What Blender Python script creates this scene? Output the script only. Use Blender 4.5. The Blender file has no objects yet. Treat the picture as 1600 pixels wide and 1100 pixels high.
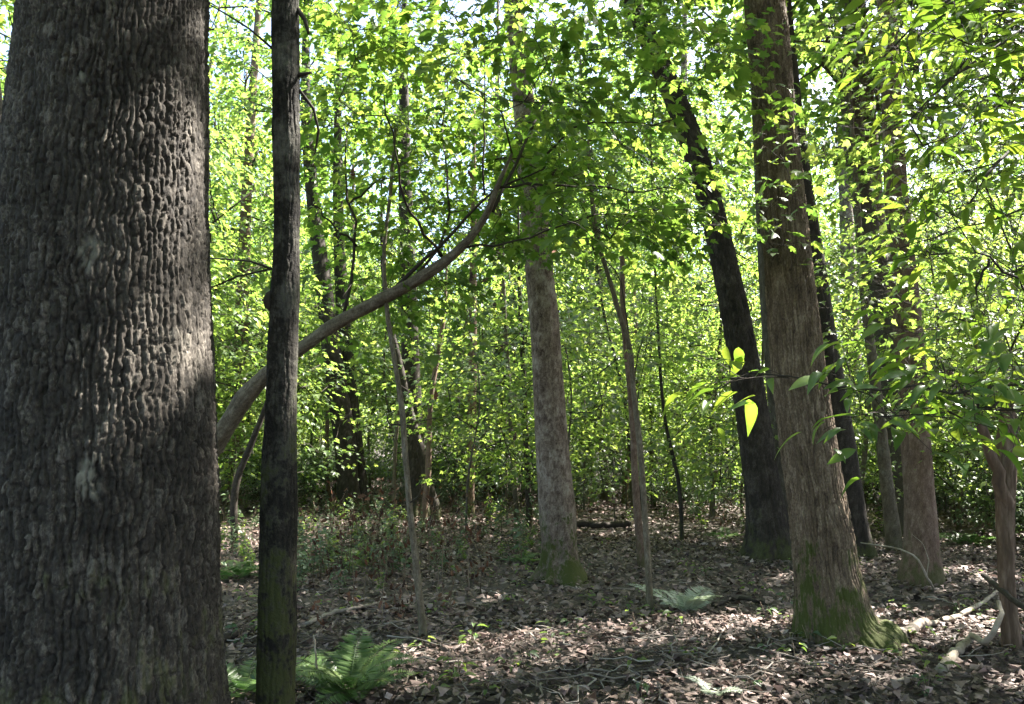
import bpy, math, random
import numpy as np
from mathutils import Matrix, Vector

# ------------------------------------------------------------------ camera, world, sun, exposure
SC = bpy.context.scene
COL = SC.collection
F_PX, CAM_H, HOR_Y = 1209.0, 1.5, 700.0
PITCH = math.atan((HOR_Y - 550.0) / F_PX)
cam_d = bpy.data.cameras.new("camera")
cam_d.sensor_fit = 'HORIZONTAL'; cam_d.sensor_width = 36.0
cam_d.lens = 36.0 * F_PX / 1600.0
cam_d.clip_start = 0.05; cam_d.clip_end = 2000.0
cam = bpy.data.objects.new("camera", cam_d); COL.objects.link(cam)
cam.location = (0, 0, CAM_H); cam.rotation_euler = (math.pi / 2 + PITCH, 0, 0)
SC.camera = cam

SUN_AZ, SUN_EL = math.radians(62), math.radians(50)
SUN = np.array([math.sin(SUN_AZ) * math.cos(SUN_EL), math.cos(SUN_AZ) * math.cos(SUN_EL), math.sin(SUN_EL)])
world = bpy.data.worlds.new("World"); SC.world = world; world.use_nodes = True
wn = world.node_tree
sky = wn.nodes.new('ShaderNodeTexSky'); sky.sky_type = 'NISHITA'; sky.sun_disc = False
sky.sun_elevation = SUN_EL; sky.sun_rotation = SUN_AZ
sky.air_density = 1.0; sky.dust_density = 2.5; sky.ozone_density = 1.0
bg = wn.nodes.get('Background') or wn.nodes.new('ShaderNodeBackground')
bg.inputs['Strength'].default_value = 0.09
wn.links.new(sky.outputs[0], bg.inputs['Color'])
sun_d = bpy.data.lights.new("sun", 'SUN'); sun_d.energy = 5.0; sun_d.angle = math.radians(0.53)
sun_d.color = (1.0, 0.95, 0.87)
sun = bpy.data.objects.new("sun", sun_d); COL.objects.link(sun)
sun.rotation_euler = Vector(SUN).to_track_quat('Z', 'Y').to_euler()
SC.view_settings.view_transform = 'Standard'; SC.view_settings.look = 'None'
SC.view_settings.gamma = 1.0; SC.view_settings.use_curve_mapping = False
SC.view_settings.exposure = 3.1
SC.cycles.max_bounces = 10; SC.cycles.diffuse_bounces = 5; SC.cycles.glossy_bounces = 2
SC.cycles.transmission_bounces = 6; SC.cycles.transparent_max_bounces = 4
SC.cycles.caustics_reflective = False; SC.cycles.caustics_refractive = False
SC.cycles.use_denoising = True
SC.cycles.sample_clamp_indirect = 6.0

RNG = np.random.default_rng(11)
random.seed(5)
TAU = 2 * math.pi

# ------------------------------------------------------------------ pixels to places
CAM = np.array([0, 0, CAM_H])
FWD = np.array([0, math.cos(PITCH), math.sin(PITCH)])
UPV = np.array([0, -math.sin(PITCH), math.cos(PITCH)])
RGT = np.array([1.0, 0, 0])
def ray(x, y): return FWD + RGT * ((x - 800) / F_PX) + UPV * ((550 - y) / F_PX)
def at(x, y, Y):
    d = ray(x, y); return CAM + d * (Y / d[1])
def ground_at(x, y):
    d = ray(x, y); return CAM + d * (-CAM_H / d[2])
def mpp(P): return float(np.dot(P - CAM, FWD)) / F_PX      # metres per photo pixel at a point

# ------------------------------------------------------------------ numpy noise
def _h(ix, iy, iz, s):
    n = (ix.astype(np.int64) * 374761393 + iy.astype(np.int64) * 668265263 + iz.astype(np.int64) * 2147483647 + s * 974634777) & 0xffffffff
    n = ((n ^ (n >> 13)) * 1274126177) & 0xffffffff
    n = ((n ^ (n >> 16)) * 2246822519) & 0xffffffff
    return ((n ^ (n >> 15)) & 0xffffff) / float(0xffffff)
def vnoise(x, y, z, s=0):
    x = np.asarray(x, float); y = np.asarray(y, float) + 0 * x; z = np.asarray(z, float) + 0 * x
    ix, iy, iz = np.floor(x), np.floor(y), np.floor(z)
    fx, fy, fz = x - ix, y - iy, z - iz
    fx = fx * fx * (3 - 2 * fx); fy = fy * fy * (3 - 2 * fy); fz = fz * fz * (3 - 2 * fz)
    r = 0
    for a in (0, 1):
        for b in (0, 1):
            for c in (0, 1):
                w = (fx if a else 1 - fx) * (fy if b else 1 - fy) * (fz if c else 1 - fz)
                r = r + w * _h(ix + a, iy + b, iz + c, s)
    return r * 2 - 1
def fbm(x, y, z, o=3, s=0):
    r, a, t = 0, 1.0, 0
    for i in range(o):
        r = r + a * vnoise(x * 2 ** i, y * 2 ** i, z * 2 ** i, s + i); t += a; a *= 0.5
    return r / t
def worley(u, v, nu, s=0, av=0.62):
    """cells on a strip that wraps in u after nu cells, each column shifted against the next; gives F1, F2 and the cell's own random number"""
    iu = np.floor(u)
    f1 = np.full(u.shape, 9.0); f2 = f1.copy(); cid = np.zeros(u.shape)
    zz = np.zeros_like(iu)
    for a in (-1, 0, 1):
        m = np.mod(iu + a, nu); off = _h(m, zz, zz, s + 3) * 7.3
        jx = iu + a; iv = np.floor(v + off)
        for b in (-2, -1, 0, 1, 2):
            cv = iv + b
            px = jx + 0.5 + 0.72 * (_h(m, cv, zz, s) - .5); py = cv - off + 0.12 + 0.76 * _h(m, cv, zz, s + 7)
            du, dv = np.abs(u - px), np.abs(v - py) * av
            d = np.hypot(du, dv) * .6 + np.maximum(du, dv) * .4
            n = d < f1
            f2 = np.where(n, f1, np.minimum(f2, d)); cid = np.where(n, _h(m, cv, zz, s + 19), cid); f1 = np.where(n, d, f1)
    return f1, f2, cid
def sstep(a, b, x):
    t = np.clip((x - a) / (b - a), 0, 1); return t * t * (3 - 2 * t)

def gz(x, y):
    """height of the forest floor"""
    x = np.asarray(x, float); y = np.asarray(y, float)
    r = np.hypot(x, y)
    far = sstep(10, 40, r)
    return (0.05 * vnoise(x * 0.5, y * 0.5, 3.3, 1) + 0.03 * vnoise(x * 1.7, y * 1.7, 1.3, 2)) * sstep(1, 4, r) \
        + far * (0.5 * vnoise(x * 0.06, y * 0.06, 9.1, 3)) + 0.8 * sstep(45, 160, r)

# ------------------------------------------------------------------ mesh helpers
def mesh(name, V, F, attrs=None, smooth=True):
    """V (n,3); F (m,3) or (m,4) ints, or a list of both kinds"""
    V = np.asarray(V, np.float32)
    Fs = F if isinstance(F, (list, tuple)) else [F]
    Fs = [np.asarray(f, np.int32) for f in Fs if len(f)]
    me = bpy.data.meshes.new(name)
    me.vertices.add(len(V)); me.vertices.foreach_set('co', V.ravel())
    nl = sum(f.size for f in Fs); npol = sum(len(f) for f in Fs)
    me.loops.add(nl); me.polygons.add(npol)
    me.loops.foreach_set('vertex_index', np.concatenate([f.ravel() for f in Fs]))
    st, off = [], 0
    for f in Fs:
        st.append(off + np.arange(len(f)) * f.shape[1]); off += f.size
    me.polygons.foreach_set('loop_start', np.concatenate(st).astype(np.int32))
    me.update(calc_edges=True)
    if smooth: me.polygons.foreach_set('use_smooth', np.ones(npol, bool))
    for k, a in (attrs or {}).items():
        at_ = me.attributes.new(k, 'FLOAT', 'POINT'); at_.data.foreach_set('value', np.asarray(a, np.float32))
    return me
def obj(name, me, mat=None, parent=None, origin=None):
    o = bpy.data.objects.new(name, me); COL.objects.link(o)
    if mat is not None and not me.materials: me.materials.append(mat)
    if parent is not None: o.parent = parent
    return o
def tag(o, label=None, cat=None, group=None, kind=None):
    if label: o['label'] = label
    if cat: o['category'] = cat
    if group: o['group'] = group
    if kind: o['kind'] = kind
    return o
def empty(name, loc=(0, 0, 0), rz=0.0, s=1.0):
    o = bpy.data.objects.new(name, None); COL.objects.link(o)
    o.location = [float(c) for c in loc]; o.rotation_euler = (0, 0, rz); o.scale = (s, s, s); o.empty_display_size = 0.1
    return o
def copy_thing(root, loc, rz, s=1.0):
    r = root.copy(); COL.objects.link(r); r.location = [float(c) for c in loc]; r.rotation_euler = (0, 0, rz); r.scale = (s, s, s)
    for ch in root.children:
        c = ch.copy(); COL.objects.link(c); c.parent = r
        for g in ch.children:
            d = g.copy(); COL.objects.link(d); d.parent = c
    return r

def spline(P, n=None, step=None):
    """Catmull-Rom through the rows of P (any number of columns)"""
    P = np.asarray(P, float)
    d = np.linalg.norm(np.diff(P[:, :3], axis=0), axis=1); s = np.concatenate([[0], np.cumsum(d)])
    T = np.gradient(P, s, axis=0) if len(P) > 2 else np.repeat((P[1:] - P[:1]) / s[-1], 2, 0)
    if n is None: n = max(3, int(s[-1] / step) + 1)
    q = np.linspace(0, s[-1], n) if np.isscalar(n) else np.asarray(n)
    i = np.clip(np.searchsorted(s, q, side='right') - 1, 0, len(P) - 2)
    h = (s[i + 1] - s[i]); t = ((q - s[i]) / h)[:, None]; h = h[:, None]
    return (2 * t**3 - 3 * t**2 + 1) * P[i] + (t**3 - 2 * t**2 + t) * h * T[i] + (-2 * t**3 + 3 * t**2) * P[i + 1] + (t**3 - t**2) * h * T[i + 1]

def frames(P):
    T = np.gradient(P, axis=0); T /= np.linalg.norm(T, axis=1)[:, None]
    ref = np.array([1.0, 0, 0]) if abs(T[0][0]) < 0.9 else np.array([0, 1.0, 0])
    A = np.zeros_like(P)
    a = ref - T[0] * np.dot(ref, T[0]); a /= np.linalg.norm(a)
    for k in range(len(P)):
        a = a - T[k] * np.dot(a, T[k]); a /= np.linalg.norm(a); A[k] = a
    return T, A, np.cross(T, A)

def grid_faces(nr, ns):
    i = np.arange(nr - 1)[:, None] * ns; j = np.arange(ns)[None, :]; jn = (j + 1) % ns
    return np.stack([i + j, i + jn, i + ns + jn, i + ns + j], -1).reshape(-1, 4)

def tube(P, R, ns=6):
    P = np.asarray(P, float); R = np.asarray(R, float)
    T, A, B = frames(P)
    th = np.linspace(0, TAU, ns, endpoint=False)
    V = P[:, None] + R[:, None, None] * (A[:, None] * np.cos(th)[None, :, None] + B[:, None] * np.sin(th)[None, :, None])
    V = V.reshape(-1, 3); F = grid_faces(len(P), ns)
    n = len(V)
    V = np.vstack([V, P[:1], P[-1:]])
    j = np.arange(ns); jn = (j + 1) % ns; b = (len(P) - 1) * ns
    caps = np.vstack([np.stack([jn, j, np.full(ns, n)], -1), np.stack([b + j, b + jn, np.full(ns, n + 1)], -1)])
    return V, [F, caps]
class Geo:
    def __init__(self): self.V, self.Q, self.T, self.n, self.A = [], [], [], 0, []
    def add(self, V, F, a=0.0):
        for f in (F if isinstance(F, list) else [F]):
            (self.Q if f.shape[1] == 4 else self.T).append(f + self.n)
        self.V.append(V); self.n += len(V); self.A.append(np.full(len(V), a) if np.isscalar(a) else a)
    def tube(self, P, R, ns=5, a=0.0): self.add(*tube(P, R, ns), a)
    def mesh(self, name, smooth=True):
        F = []
        if self.Q: F.append(np.vstack(self.Q))
        if self.T: F.append(np.vstack(self.T))
        return mesh(name, np.vstack(self.V), F, {'tint': np.concatenate(self.A)}, smooth)

# ------------------------------------------------------------------ materials
def material(name):
    m = bpy.data.materials.new(name); m.use_nodes = True
    nt = m.node_tree; nt.nodes.clear()
    return m, nt, nt.nodes, nt.links
def ramp(nodes, stops, interp='LINEAR'):
    r = nodes.new('ShaderNodeValToRGB'); e = r.color_ramp.elements; r.color_ramp.interpolation = interp
    while len(e) > 1: e.remove(e[-1])
    e[0].position = stops[0][0]; e[0].color = (*stops[0][1], 1)
    for p, c in stops[1:]:
        k = e.new(p); k.color = (*c, 1)
    return r
def mathn(nodes, links, op, a, b=None, c=None, clamp=False):
    n = nodes.new('ShaderNodeMath'); n.operation = op; n.use_clamp = clamp
    for i, v in enumerate((a, b, c)):
        if v is None: continue
        if isinstance(v, (int, float)): n.inputs[i].default_value = v
        else: links.new(v, n.inputs[i])
    return n.outputs[0]
def mixc(nodes, links, fac, a, b, mode='MIX'):
    n = nodes.new('ShaderNodeMix'); n.data_type = 'RGBA'; n.blend_type = mode
    for i, v in ((0, fac), (6, a), (7, b)):
        if isinstance(v, (int, float)): n.inputs[i].default_value = v
        elif isinstance(v, tuple): n.inputs[i].default_value = (*v, 1)
        else: links.new(v, n.inputs[i])
    return n.outputs[2]
def attr(nodes, name):
    a = nodes.new('ShaderNodeAttribute'); a.attribute_name = name; return a.outputs['Fac']
def noise(nodes, links, scale, detail=4, rough=0.55, vec=None, stretch=None):
    tc = nodes.new('ShaderNodeTexCoord')
    n = nodes.new('ShaderNodeTexNoise'); n.inputs['Scale'].default_value = scale
    n.inputs['Detail'].default_value = detail; n.inputs['Roughness'].default_value = rough
    v = tc.outputs['Object']
    if stretch:
        mp = nodes.new('ShaderNodeMapping'); mp.inputs['Scale'].default_value = stretch
        links.new(v, mp.inputs['Vector']); v = mp.outputs[0]
    links.new(v, n.inputs['Vector'])
    return n.outputs[0]

def leaf_mat(name, front, trans, tmix=0.45, rough=0.42, spec=0.45):
    """front / trans: three colours each, picked per leaf"""
    m, nt, N, L = material(name)
    oi = N.new('ShaderNodeObjectInfo')
    t = mathn(N, L, 'FRACT', mathn(N, L, 'ADD', attr(N, 'tint'), oi.outputs['Random']))
    nz = noise(N, L, 9.0, 2)
    t2 = mathn(N, L, 'MULTIPLY_ADD', nz, 0.25, mathn(N, L, 'MULTIPLY_ADD', t, 0.9, -0.1), clamp=True)
    r1 = ramp(N, [(0, front[0]), (0.55, front[1]), (1, front[2])]); L.new(t2, r1.inputs[0])
    r2 = ramp(N, [(0, trans[0]), (0.55, trans[1]), (1, trans[2])]); L.new(t2, r2.inputs[0])
    p = N.new('ShaderNodeBsdfPrincipled'); L.new(r1.outputs[0], p.inputs['Base Color'])
    p.inputs['Roughness'].default_value = rough; p.inputs['Specular IOR Level'].default_value = spec
    tr = N.new('ShaderNodeBsdfTranslucent'); L.new(r2.outputs[0], tr.inputs['Color'])
    mx = N.new('ShaderNodeMixShader'); mx.inputs[0].default_value = tmix
    L.new(p.outputs[0], mx.inputs[1]); L.new(tr.outputs[0], mx.inputs[2])
    o = N.new('ShaderNodeOutputMaterial'); L.new(mx.outputs[0], o.inputs[0])
    return m

def bark_mat(name, dark, mid, light, moss_h=0.8, moss=1.0, lichen=(0.30, 0.31, 0.27), lich_amt=0.3, scale=1.0, mosscol=(0.034, 0.040, 0.010), sz=0.35):
    m, nt, N, L = material(name)
    plate = attr(N, 'plate'); h = attr(N, 'h')
    n1 = noise(N, L, 3.0 * scale, 5, 0.6); n2 = noise(N, L, 22.0 * scale, 4, 0.65, stretch=(1, 1, sz)); n3 = noise(N, L, 110.0, 3, 0.7, stretch=(1, 1, max(.5, sz)))
    f = mathn(N, L, 'MULTIPLY_ADD', plate, 0.55, mathn(N, L, 'MULTIPLY_ADD', n2, 0.9, mathn(N, L, 'MULTIPLY_ADD', n1, 1.0, -0.80)), clamp=True)
    f = mathn(N, L, 'ADD', f, mathn(N, L, 'MULTIPLY_ADD', n3, 1.3, -.65), clamp=True)
    r = ramp(N, [(0, dark), (0.5, mid), (1, light)]); L.new(f, r.inputs[0])
    # lichen: pale crust on part of the plates
    lf = mathn(N, L, 'MULTIPLY_ADD', n2, 1.2, mathn(N, L, 'MULTIPLY_ADD', n1, 2.6, -2.35 + lich_amt))
    lf = mathn(N, L, 'ADD', lf, mathn(N, L, 'MULTIPLY', attr(N, 'scar'), 2.3), clamp=True)
    c = mixc(N, L, mathn(N, L, 'MULTIPLY', lf, 0.85), r.outputs[0], lichen)
    # moss climbing from the foot
    mh = mathn(N, L, 'SUBTRACT', 1.0, mathn(N, L, 'DIVIDE', h, moss_h))
    mf = mathn(N, L, 'MULTIPLY_ADD', n1, 3.0, mathn(N, L, 'MULTIPLY_ADD', n2, 2.2, mathn(N, L, 'MULTIPLY_ADD', mh, 0.8, -2.85)))
    mf = mathn(N, L, 'MULTIPLY', mathn(N, L, 'MULTIPLY', mf, 2.4, clamp=True), moss, clamp=True)
    mc = mixc(N, L, n3, mosscol, (mosscol[0] * 1.9, mosscol[1] * 1.8, mosscol[2] * 1.5))
    c = mixc(N, L, mf, c, mc)
    p = N.new('ShaderNodeBsdfPrincipled'); L.new(c, p.inputs['Base Color'])
    p.inputs['Roughness'].default_value = 0.85; p.inputs['Specular IOR Level'].default_value = 0.25
    b = N.new('ShaderNodeBump'); b.inputs['Strength'].default_value = 0.9; b.inputs['Distance'].default_value = 0.008
    hh = mathn(N, L, 'MULTIPLY_ADD', n3, 0.5, n2); L.new(hh, b.inputs['Height']); L.new(b.outputs[0], p.inputs['Normal'])
    o = N.new('ShaderNodeOutputMaterial'); L.new(p.outputs[0], o.inputs[0])
    return m

def simple_mat(name, stops, rough=0.8, scale=12.0, bump=0.3, use_tint=True, stretch=None, trans=0.0):
    m, nt, N, L = material(name)
    nz = noise(N, L, scale, 5, 0.6, stretch=stretch)
    if use_tint:
        oi = N.new('ShaderNodeObjectInfo')
        t = mathn(N, L, 'FRACT', mathn(N, L, 'ADD', attr(N, 'tint'), oi.outputs['Random']))
        t = mathn(N, L, 'MULTIPLY_ADD', nz, 0.35, mathn(N, L, 'MULTIPLY_ADD', t, 0.95, -0.17), clamp=True)
    else: t = nz
    r = ramp(N, stops); L.new(t, r.inputs[0])
    p = N.new('ShaderNodeBsdfPrincipled'); L.new(r.outputs[0], p.inputs['Base Color'])
    p.inputs['Roughness'].default_value = rough; p.inputs['Specular IOR Level'].default_value = 0.3
    if bump:
        b = N.new('ShaderNodeBump'); b.inputs['Strength'].default_value = bump; b.inputs['Distance'].default_value = 0.01
        L.new(nz, b.inputs['Height']); L.new(b.outputs[0], p.inputs['Normal'])
    o = N.new('ShaderNodeOutputMaterial')
    if trans:
        tr = N.new('ShaderNodeBsdfTranslucent'); L.new(r.outputs[0], tr.inputs['Color'])
        mx = N.new('ShaderNodeMixShader'); mx.inputs[0].default_value = trans
        L.new(p.outputs[0], mx.inputs[1]); L.new(tr.outputs[0], mx.inputs[2]); L.new(mx.outputs[0], o.inputs[0])
    else: L.new(p.outputs[0], o.inputs[0])
    return m

M = {}
M['maple'] = leaf_mat('maple_leaf', ((0.045, 0.085, 0.024), (0.07, 0.125, 0.034), (0.11, 0.165, 0.045)),
                      ((0.13, 0.27, 0.035), (0.24, 0.39, 0.05), (0.42, 0.53, 0.08)), 0.5)
M['canopy'] = leaf_mat('canopy_leaf', ((0.045, 0.08, 0.026), (0.07, 0.115, 0.036), (0.10, 0.15, 0.045)),
                       ((0.15, 0.29, 0.05), (0.26, 0.41, 0.065), (0.42, 0.53, 0.09)), 0.5)
M['under'] = leaf_mat('understory_leaf', ((0.05, 0.088, 0.03), (0.078, 0.125, 0.04), (0.12, 0.165, 0.055)),
                      ((0.17, 0.30, 0.05), (0.29, 0.42, 0.07), (0.46, 0.55, 0.10)), 0.5)
M['glossy'] = leaf_mat('glossy_long_leaf', ((0.04, 0.085, 0.025), (0.06, 0.12, 0.028), (0.10, 0.16, 0.03)),
                       ((0.18, 0.34, 0.03), (0.28, 0.44, 0.04), (0.42, 0.52, 0.05)), 0.42, rough=0.28, spec=0.6)
M['weed'] = leaf_mat('weed_leaf', ((0.055, 0.088, 0.05), (0.08, 0.115, 0.062), (0.13, 0.16, 0.085)),
                     ((0.08, 0.15, 0.05), (0.12, 0.19, 0.06), (0.18, 0.25, 0.07)), 0.28, rough=0.55)
M['fern'] = leaf_mat('fern_frond', ((0.04, 0.078, 0.022), (0.065, 0.11, 0.028), (0.12, 0.16, 0.05)),
                     ((0.08, 0.2, 0.05), (0.13, 0.27, 0.06), (0.2, 0.34, 0.08)), 0.3, rough=0.4)
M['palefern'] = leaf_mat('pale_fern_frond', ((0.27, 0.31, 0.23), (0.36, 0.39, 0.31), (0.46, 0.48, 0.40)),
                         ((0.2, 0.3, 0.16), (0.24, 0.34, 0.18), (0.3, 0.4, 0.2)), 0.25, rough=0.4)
LIT = [(0, (0.016, 0.012, 0.010)), (0.35, (0.06, 0.042, 0.034)), (0.6, (0.14, 0.098, 0.08)), (0.85, (0.29, 0.21, 0.19)), (1, (0.46, 0.375, 0.36))]
M['litter'] = simple_mat('dead_leaf', LIT, 0.6, 30.0, 0.25, True, trans=0.12)
M['twig'] = simple_mat('twig_bark', [(0, (0.035, 0.027, 0.02)), (0.5, (0.07, 0.055, 0.042)), (1, (0.13, 0.11, 0.09))], 0.85, 40.0, 0.4, False)
M['darktwig'] = simple_mat('dark_twig_bark', [(0, (0.016, 0.012, 0.009)), (0.5, (0.035, 0.027, 0.02)), (1, (0.07, 0.055, 0.045))], 0.85, 40.0, 0.4, False)
M['palewood'] = simple_mat('weathered_wood', [(0.2, (0.12, 0.09, 0.065)), (0.5, (0.26, 0.22, 0.17)), (0.8, (0.42, 0.38, 0.32))], 0.8, 14.0, 0.5, False, stretch=(1, 1, 1))
M['stick'] = simple_mat('fallen_stick', [(0, (0.05, 0.038, 0.03)), (0.5, (0.13, 0.105, 0.085)), (1, (0.34, 0.30, 0.26))], 0.8, 25.0, 0.4, True)
M['stalk'] = simple_mat('dead_stalk', [(0, (0.06, 0.042, 0.03)), (0.5, (0.14, 0.10, 0.07)), (1, (0.24, 0.18, 0.13))], 0.8, 25.0, 0.3, True)
M['rot'] = simple_mat('rotten_wood', [(0.2, (0.035, 0.022, 0.015)), (0.5, (0.11, 0.07, 0.046)), (0.8, (0.28, 0.20, 0.145))], 0.85, 9.0, 0.8, False, stretch=(2, 2, 0.4))
M['brownleaf'] = simple_mat('hanging_dead_leaf', [(0, (0.03, 0.016, 0.01)), (0.5, (0.075, 0.035, 0.02)), (1, (0.16, 0.06, 0.03))], 0.7, 20.0, 0.2, True)
M['bark_oak'] = bark_mat('dark_ridged_bark', (0.013, 0.011, 0.009), (0.043, 0.036, 0.029), (0.15, 0.132, 0.11), 0.9, 0.6, (0.19, 0.18, 0.145), lich_amt=-0.1)
M['bark_thin'] = bark_mat('smooth_mottled_bark', (0.006, 0.005, 0.004), (0.018, 0.015, 0.011), (0.065, 0.058, 0.045), 1.8, 0.9, (0.15, 0.145, 0.12), lich_amt=0.55, scale=1.9, sz=.8, mosscol=(0.022, 0.026, 0.006))
M['bark_sap'] = bark_mat('grey_sapling_bark', (0.06, 0.048, 0.034), (0.135, 0.112, 0.08), (0.25, 0.215, 0.165), 0.5, 0.4, lich_amt=0.2, scale=1.7, sz=.5)
M['bark_pale'] = bark_mat('pale_blotched_bark', (0.04, 0.025, 0.018), (0.17, 0.13, 0.105), (0.34, 0.295, 0.25), 0.85, 1.0, (0.38, 0.355, 0.31), 0.35, scale=1.6, sz=.6)
M['bark_brown'] = bark_mat('brown_ridged_bark', (0.045, 0.031, 0.021), (0.135, 0.098, 0.066), (0.30, 0.235, 0.17), 0.85, 1.0, lich_amt=-0.1, scale=1.8, sz=.16, mosscol=(0.034, 0.042, 0.010))
M['bark_black'] = bark_mat('blackish_bark', (0.014, 0.011, 0.009), (0.036, 0.029, 0.023), (0.10, 0.084, 0.07), 0.6, 0.6, lich_amt=-0.2)
M['bark_red'] = bark_mat('reddish_bark', (0.07, 0.042, 0.03), (0.15, 0.10, 0.075), (0.26, 0.2, 0.16), 0.6, 0.7, lich_amt=0.0)
M['bark_far'] = bark_mat('grey_brown_bark', (0.04, 0.032, 0.025), (0.09, 0.075, 0.06), (0.17, 0.15, 0.125), 0.7, 0.5, lich_amt=0.0)

# ------------------------------------------------------------------ leaves
def fan(outline, centre):
    V = np.array([centre] + outline, float); n = len(outline)
    F = np.array([(0, i + 1, (i + 1) % n + 1) for i in range(n)])
    return V, F
def half_outline(pts): return pts + [(-x, y, z) for x, y, z in pts[::-1] if abs(x) > 1e-6]
def t_maple():
    pts = [(0, 0.02, 0), (0.20, -0.06, -.02), (0.40, 0.10, -.07), (0.30, 0.24, -.02), (0.55, 0.50, -.10), (0.40, 0.56, -.05), (0.22, 0.50, -.01), (0.24, 0.74, -.06), (0, 1.0, -.13)]
    V, F = fan(half_outline(pts), (0, 0.34, 0.03))
    n = len(V)   # petiole
    V = np.vstack([V, [(-.012, -.55, .10), (.012, -.55, .10), (.012, 0.05, .0), (-.012, 0.05, .0)]])
    return V, np.vstack([F, [(n, n + 1, n + 2), (n, n + 2, n + 3)]])
def t_star():
    V, F = fan(half_outline([(0, 0, 0), (0.42, 0.12, -.05), (0.26, 0.3, 0), (0.52, 0.6, -.08), (0.2, 0.58, 0), (0, 1.0, -.1)]), (0, 0.36, 0.02))
    return V, F
def t_ovate(w=0.27, droop=0.16, n=4):
    t = np.linspace(0, 1, n + 1); prof = np.sin(np.pi * np.clip(t, 0, 1) ** 0.8) * w
    V, F = [], []
    for k in range(n + 1):
        z = -droop * t[k] ** 2
        V += [(-prof[k], t[k], z + 0.25 * prof[k]), (0, t[k], z), (prof[k], t[k], z + 0.25 * prof[k])]
    for k in range(n):
        a = 3 * k
        for i in (0, 1):
            if k == 0: F.append((a + 1, a + 3 + i + 1, a + 3 + i) if False else (a + 1, a + 4 + i, a + 3 + i))
            elif k == n - 1: F.append((a + i, a + i + 1, a + 4))
            else: F += [(a + i, a + i + 1, a + 4 + i), (a + i, a + 4 + i, a + 3 + i)]
    return np.array(V), np.array(F)
def t_diamond():
    V = np.array([(0, 0, 0), (0.30, 0.42, 0.05), (0, 1, -0.12), (-0.30, 0.42, 0.05), (0, 0.45, -0.01)])
    return V, np.array([(0, 1, 4), (1, 2, 4), (2, 3, 4), (3, 0, 4)])
def t_quad():
    V = np.array([(0, 0, 0), (0.33, 0.45, 0.03), (0, 1, -0.08), (-0.33, 0.45, 0.03)])
    return V, np.array([(0, 1, 2), (0, 2, 3)])
def t_dead(seed):
    r = np.random.default_rng(seed)
    V, F = t_ovate(0.26, 0.0, 4)
    V = V.copy()
    V[:, 2] += r.uniform(-0.3, 0.7) * V[:, 0] ** 2 * 3 + r.uniform(-.2, .45) * (V[:, 1] - .5) ** 2 * 2 + r.normal(0, .03, len(V))
    V[:, 0] *= r.uniform(0.8, 1.35); V[:, 0] += 0.12 * r.normal() * (V[:, 1] - .5); V[:, 1] -= 0.5
    V[:, 2] -= V[:, 2].min()
    return V, F
def t_deadlobed(seed):
    """oak-like dead leaf with lobes, curled"""
    r = np.random.default_rng(seed)
    pts = [(0, -.5, 0), (0.10, -.36, 0), (0.20, -.22, 0), (0.12, -.12, 0), (0.30, 0.04, 0), (0.15, 0.14, 0), (0.27, 0.30, 0), (0.10, 0.36, 0), (0, 0.52, 0)]
    V, F = fan(half_outline(pts), (0, 0.0, 0))
    V[:, 2] = r.uniform(-.5, 1.4) * V[:, 0] ** 2 + r.uniform(0.1, .5) * V[:, 1] ** 2 + r.normal(0, .025, len(V))
    V[:, 2] -= V[:, 2].min()
    return V, F
T_MAPLE, T_STAR, T_OV, T_LONG, T_DIA, T_QUAD = t_maple(), t_star(), t_ovate(), t_ovate(0.17, 0.22, 6), t_diamond(), t_quad()

def basis(D, Nn):
    D = D / np.linalg.norm(D, axis=1)[:, None]
    X = np.cross(D, Nn); X /= np.linalg.norm(X, axis=1)[:, None] + 1e-9
    return X, D, np.cross(X, D)
def leaves_VF(tmpl, P, D, Nn, S, curl=False):
    tv, tf = tmpl
    X, Y, Z = basis(D, Nn)
    bend = RNG.uniform(-.08, .42, len(P))[:, None]; fold = RNG.uniform(-.25, .55, len(P))[:, None]; asp = RNG.uniform(.8, 1.15, len(P))[:, None, None]
    tz = tv[None, :, 2] - bend * tv[None, :, 1] ** 2 + fold * np.abs(tv[None, :, 0]) if curl else tv[None, :, 2] + 0 * bend
    V = P[:, None] + S[:, None, None] * (asp * tv[None, :, 0:1] * X[:, None] + tv[None, :, 1:2] * Y[:, None] + tz[..., None] * Z[:, None])
    F = tf[None] + (np.arange(len(P)) * len(tv))[:, None, None]
    return V.reshape(-1, 3), F.reshape(-1, 3)
def leaves_mesh(name, tmpl, P, D, Nn, S, mat, rng=RNG, tint=None):
    V, F = leaves_VF(tmpl, P, D, Nn, S, True)
    t = rng.random(len(P)) if tint is None else tint
    me = mesh(name, V, F, {'tint': np.repeat(t, len(tmpl[0]))}, smooth=False)
    me.materials.append(mat); return me
_leaf_me = {}
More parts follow.
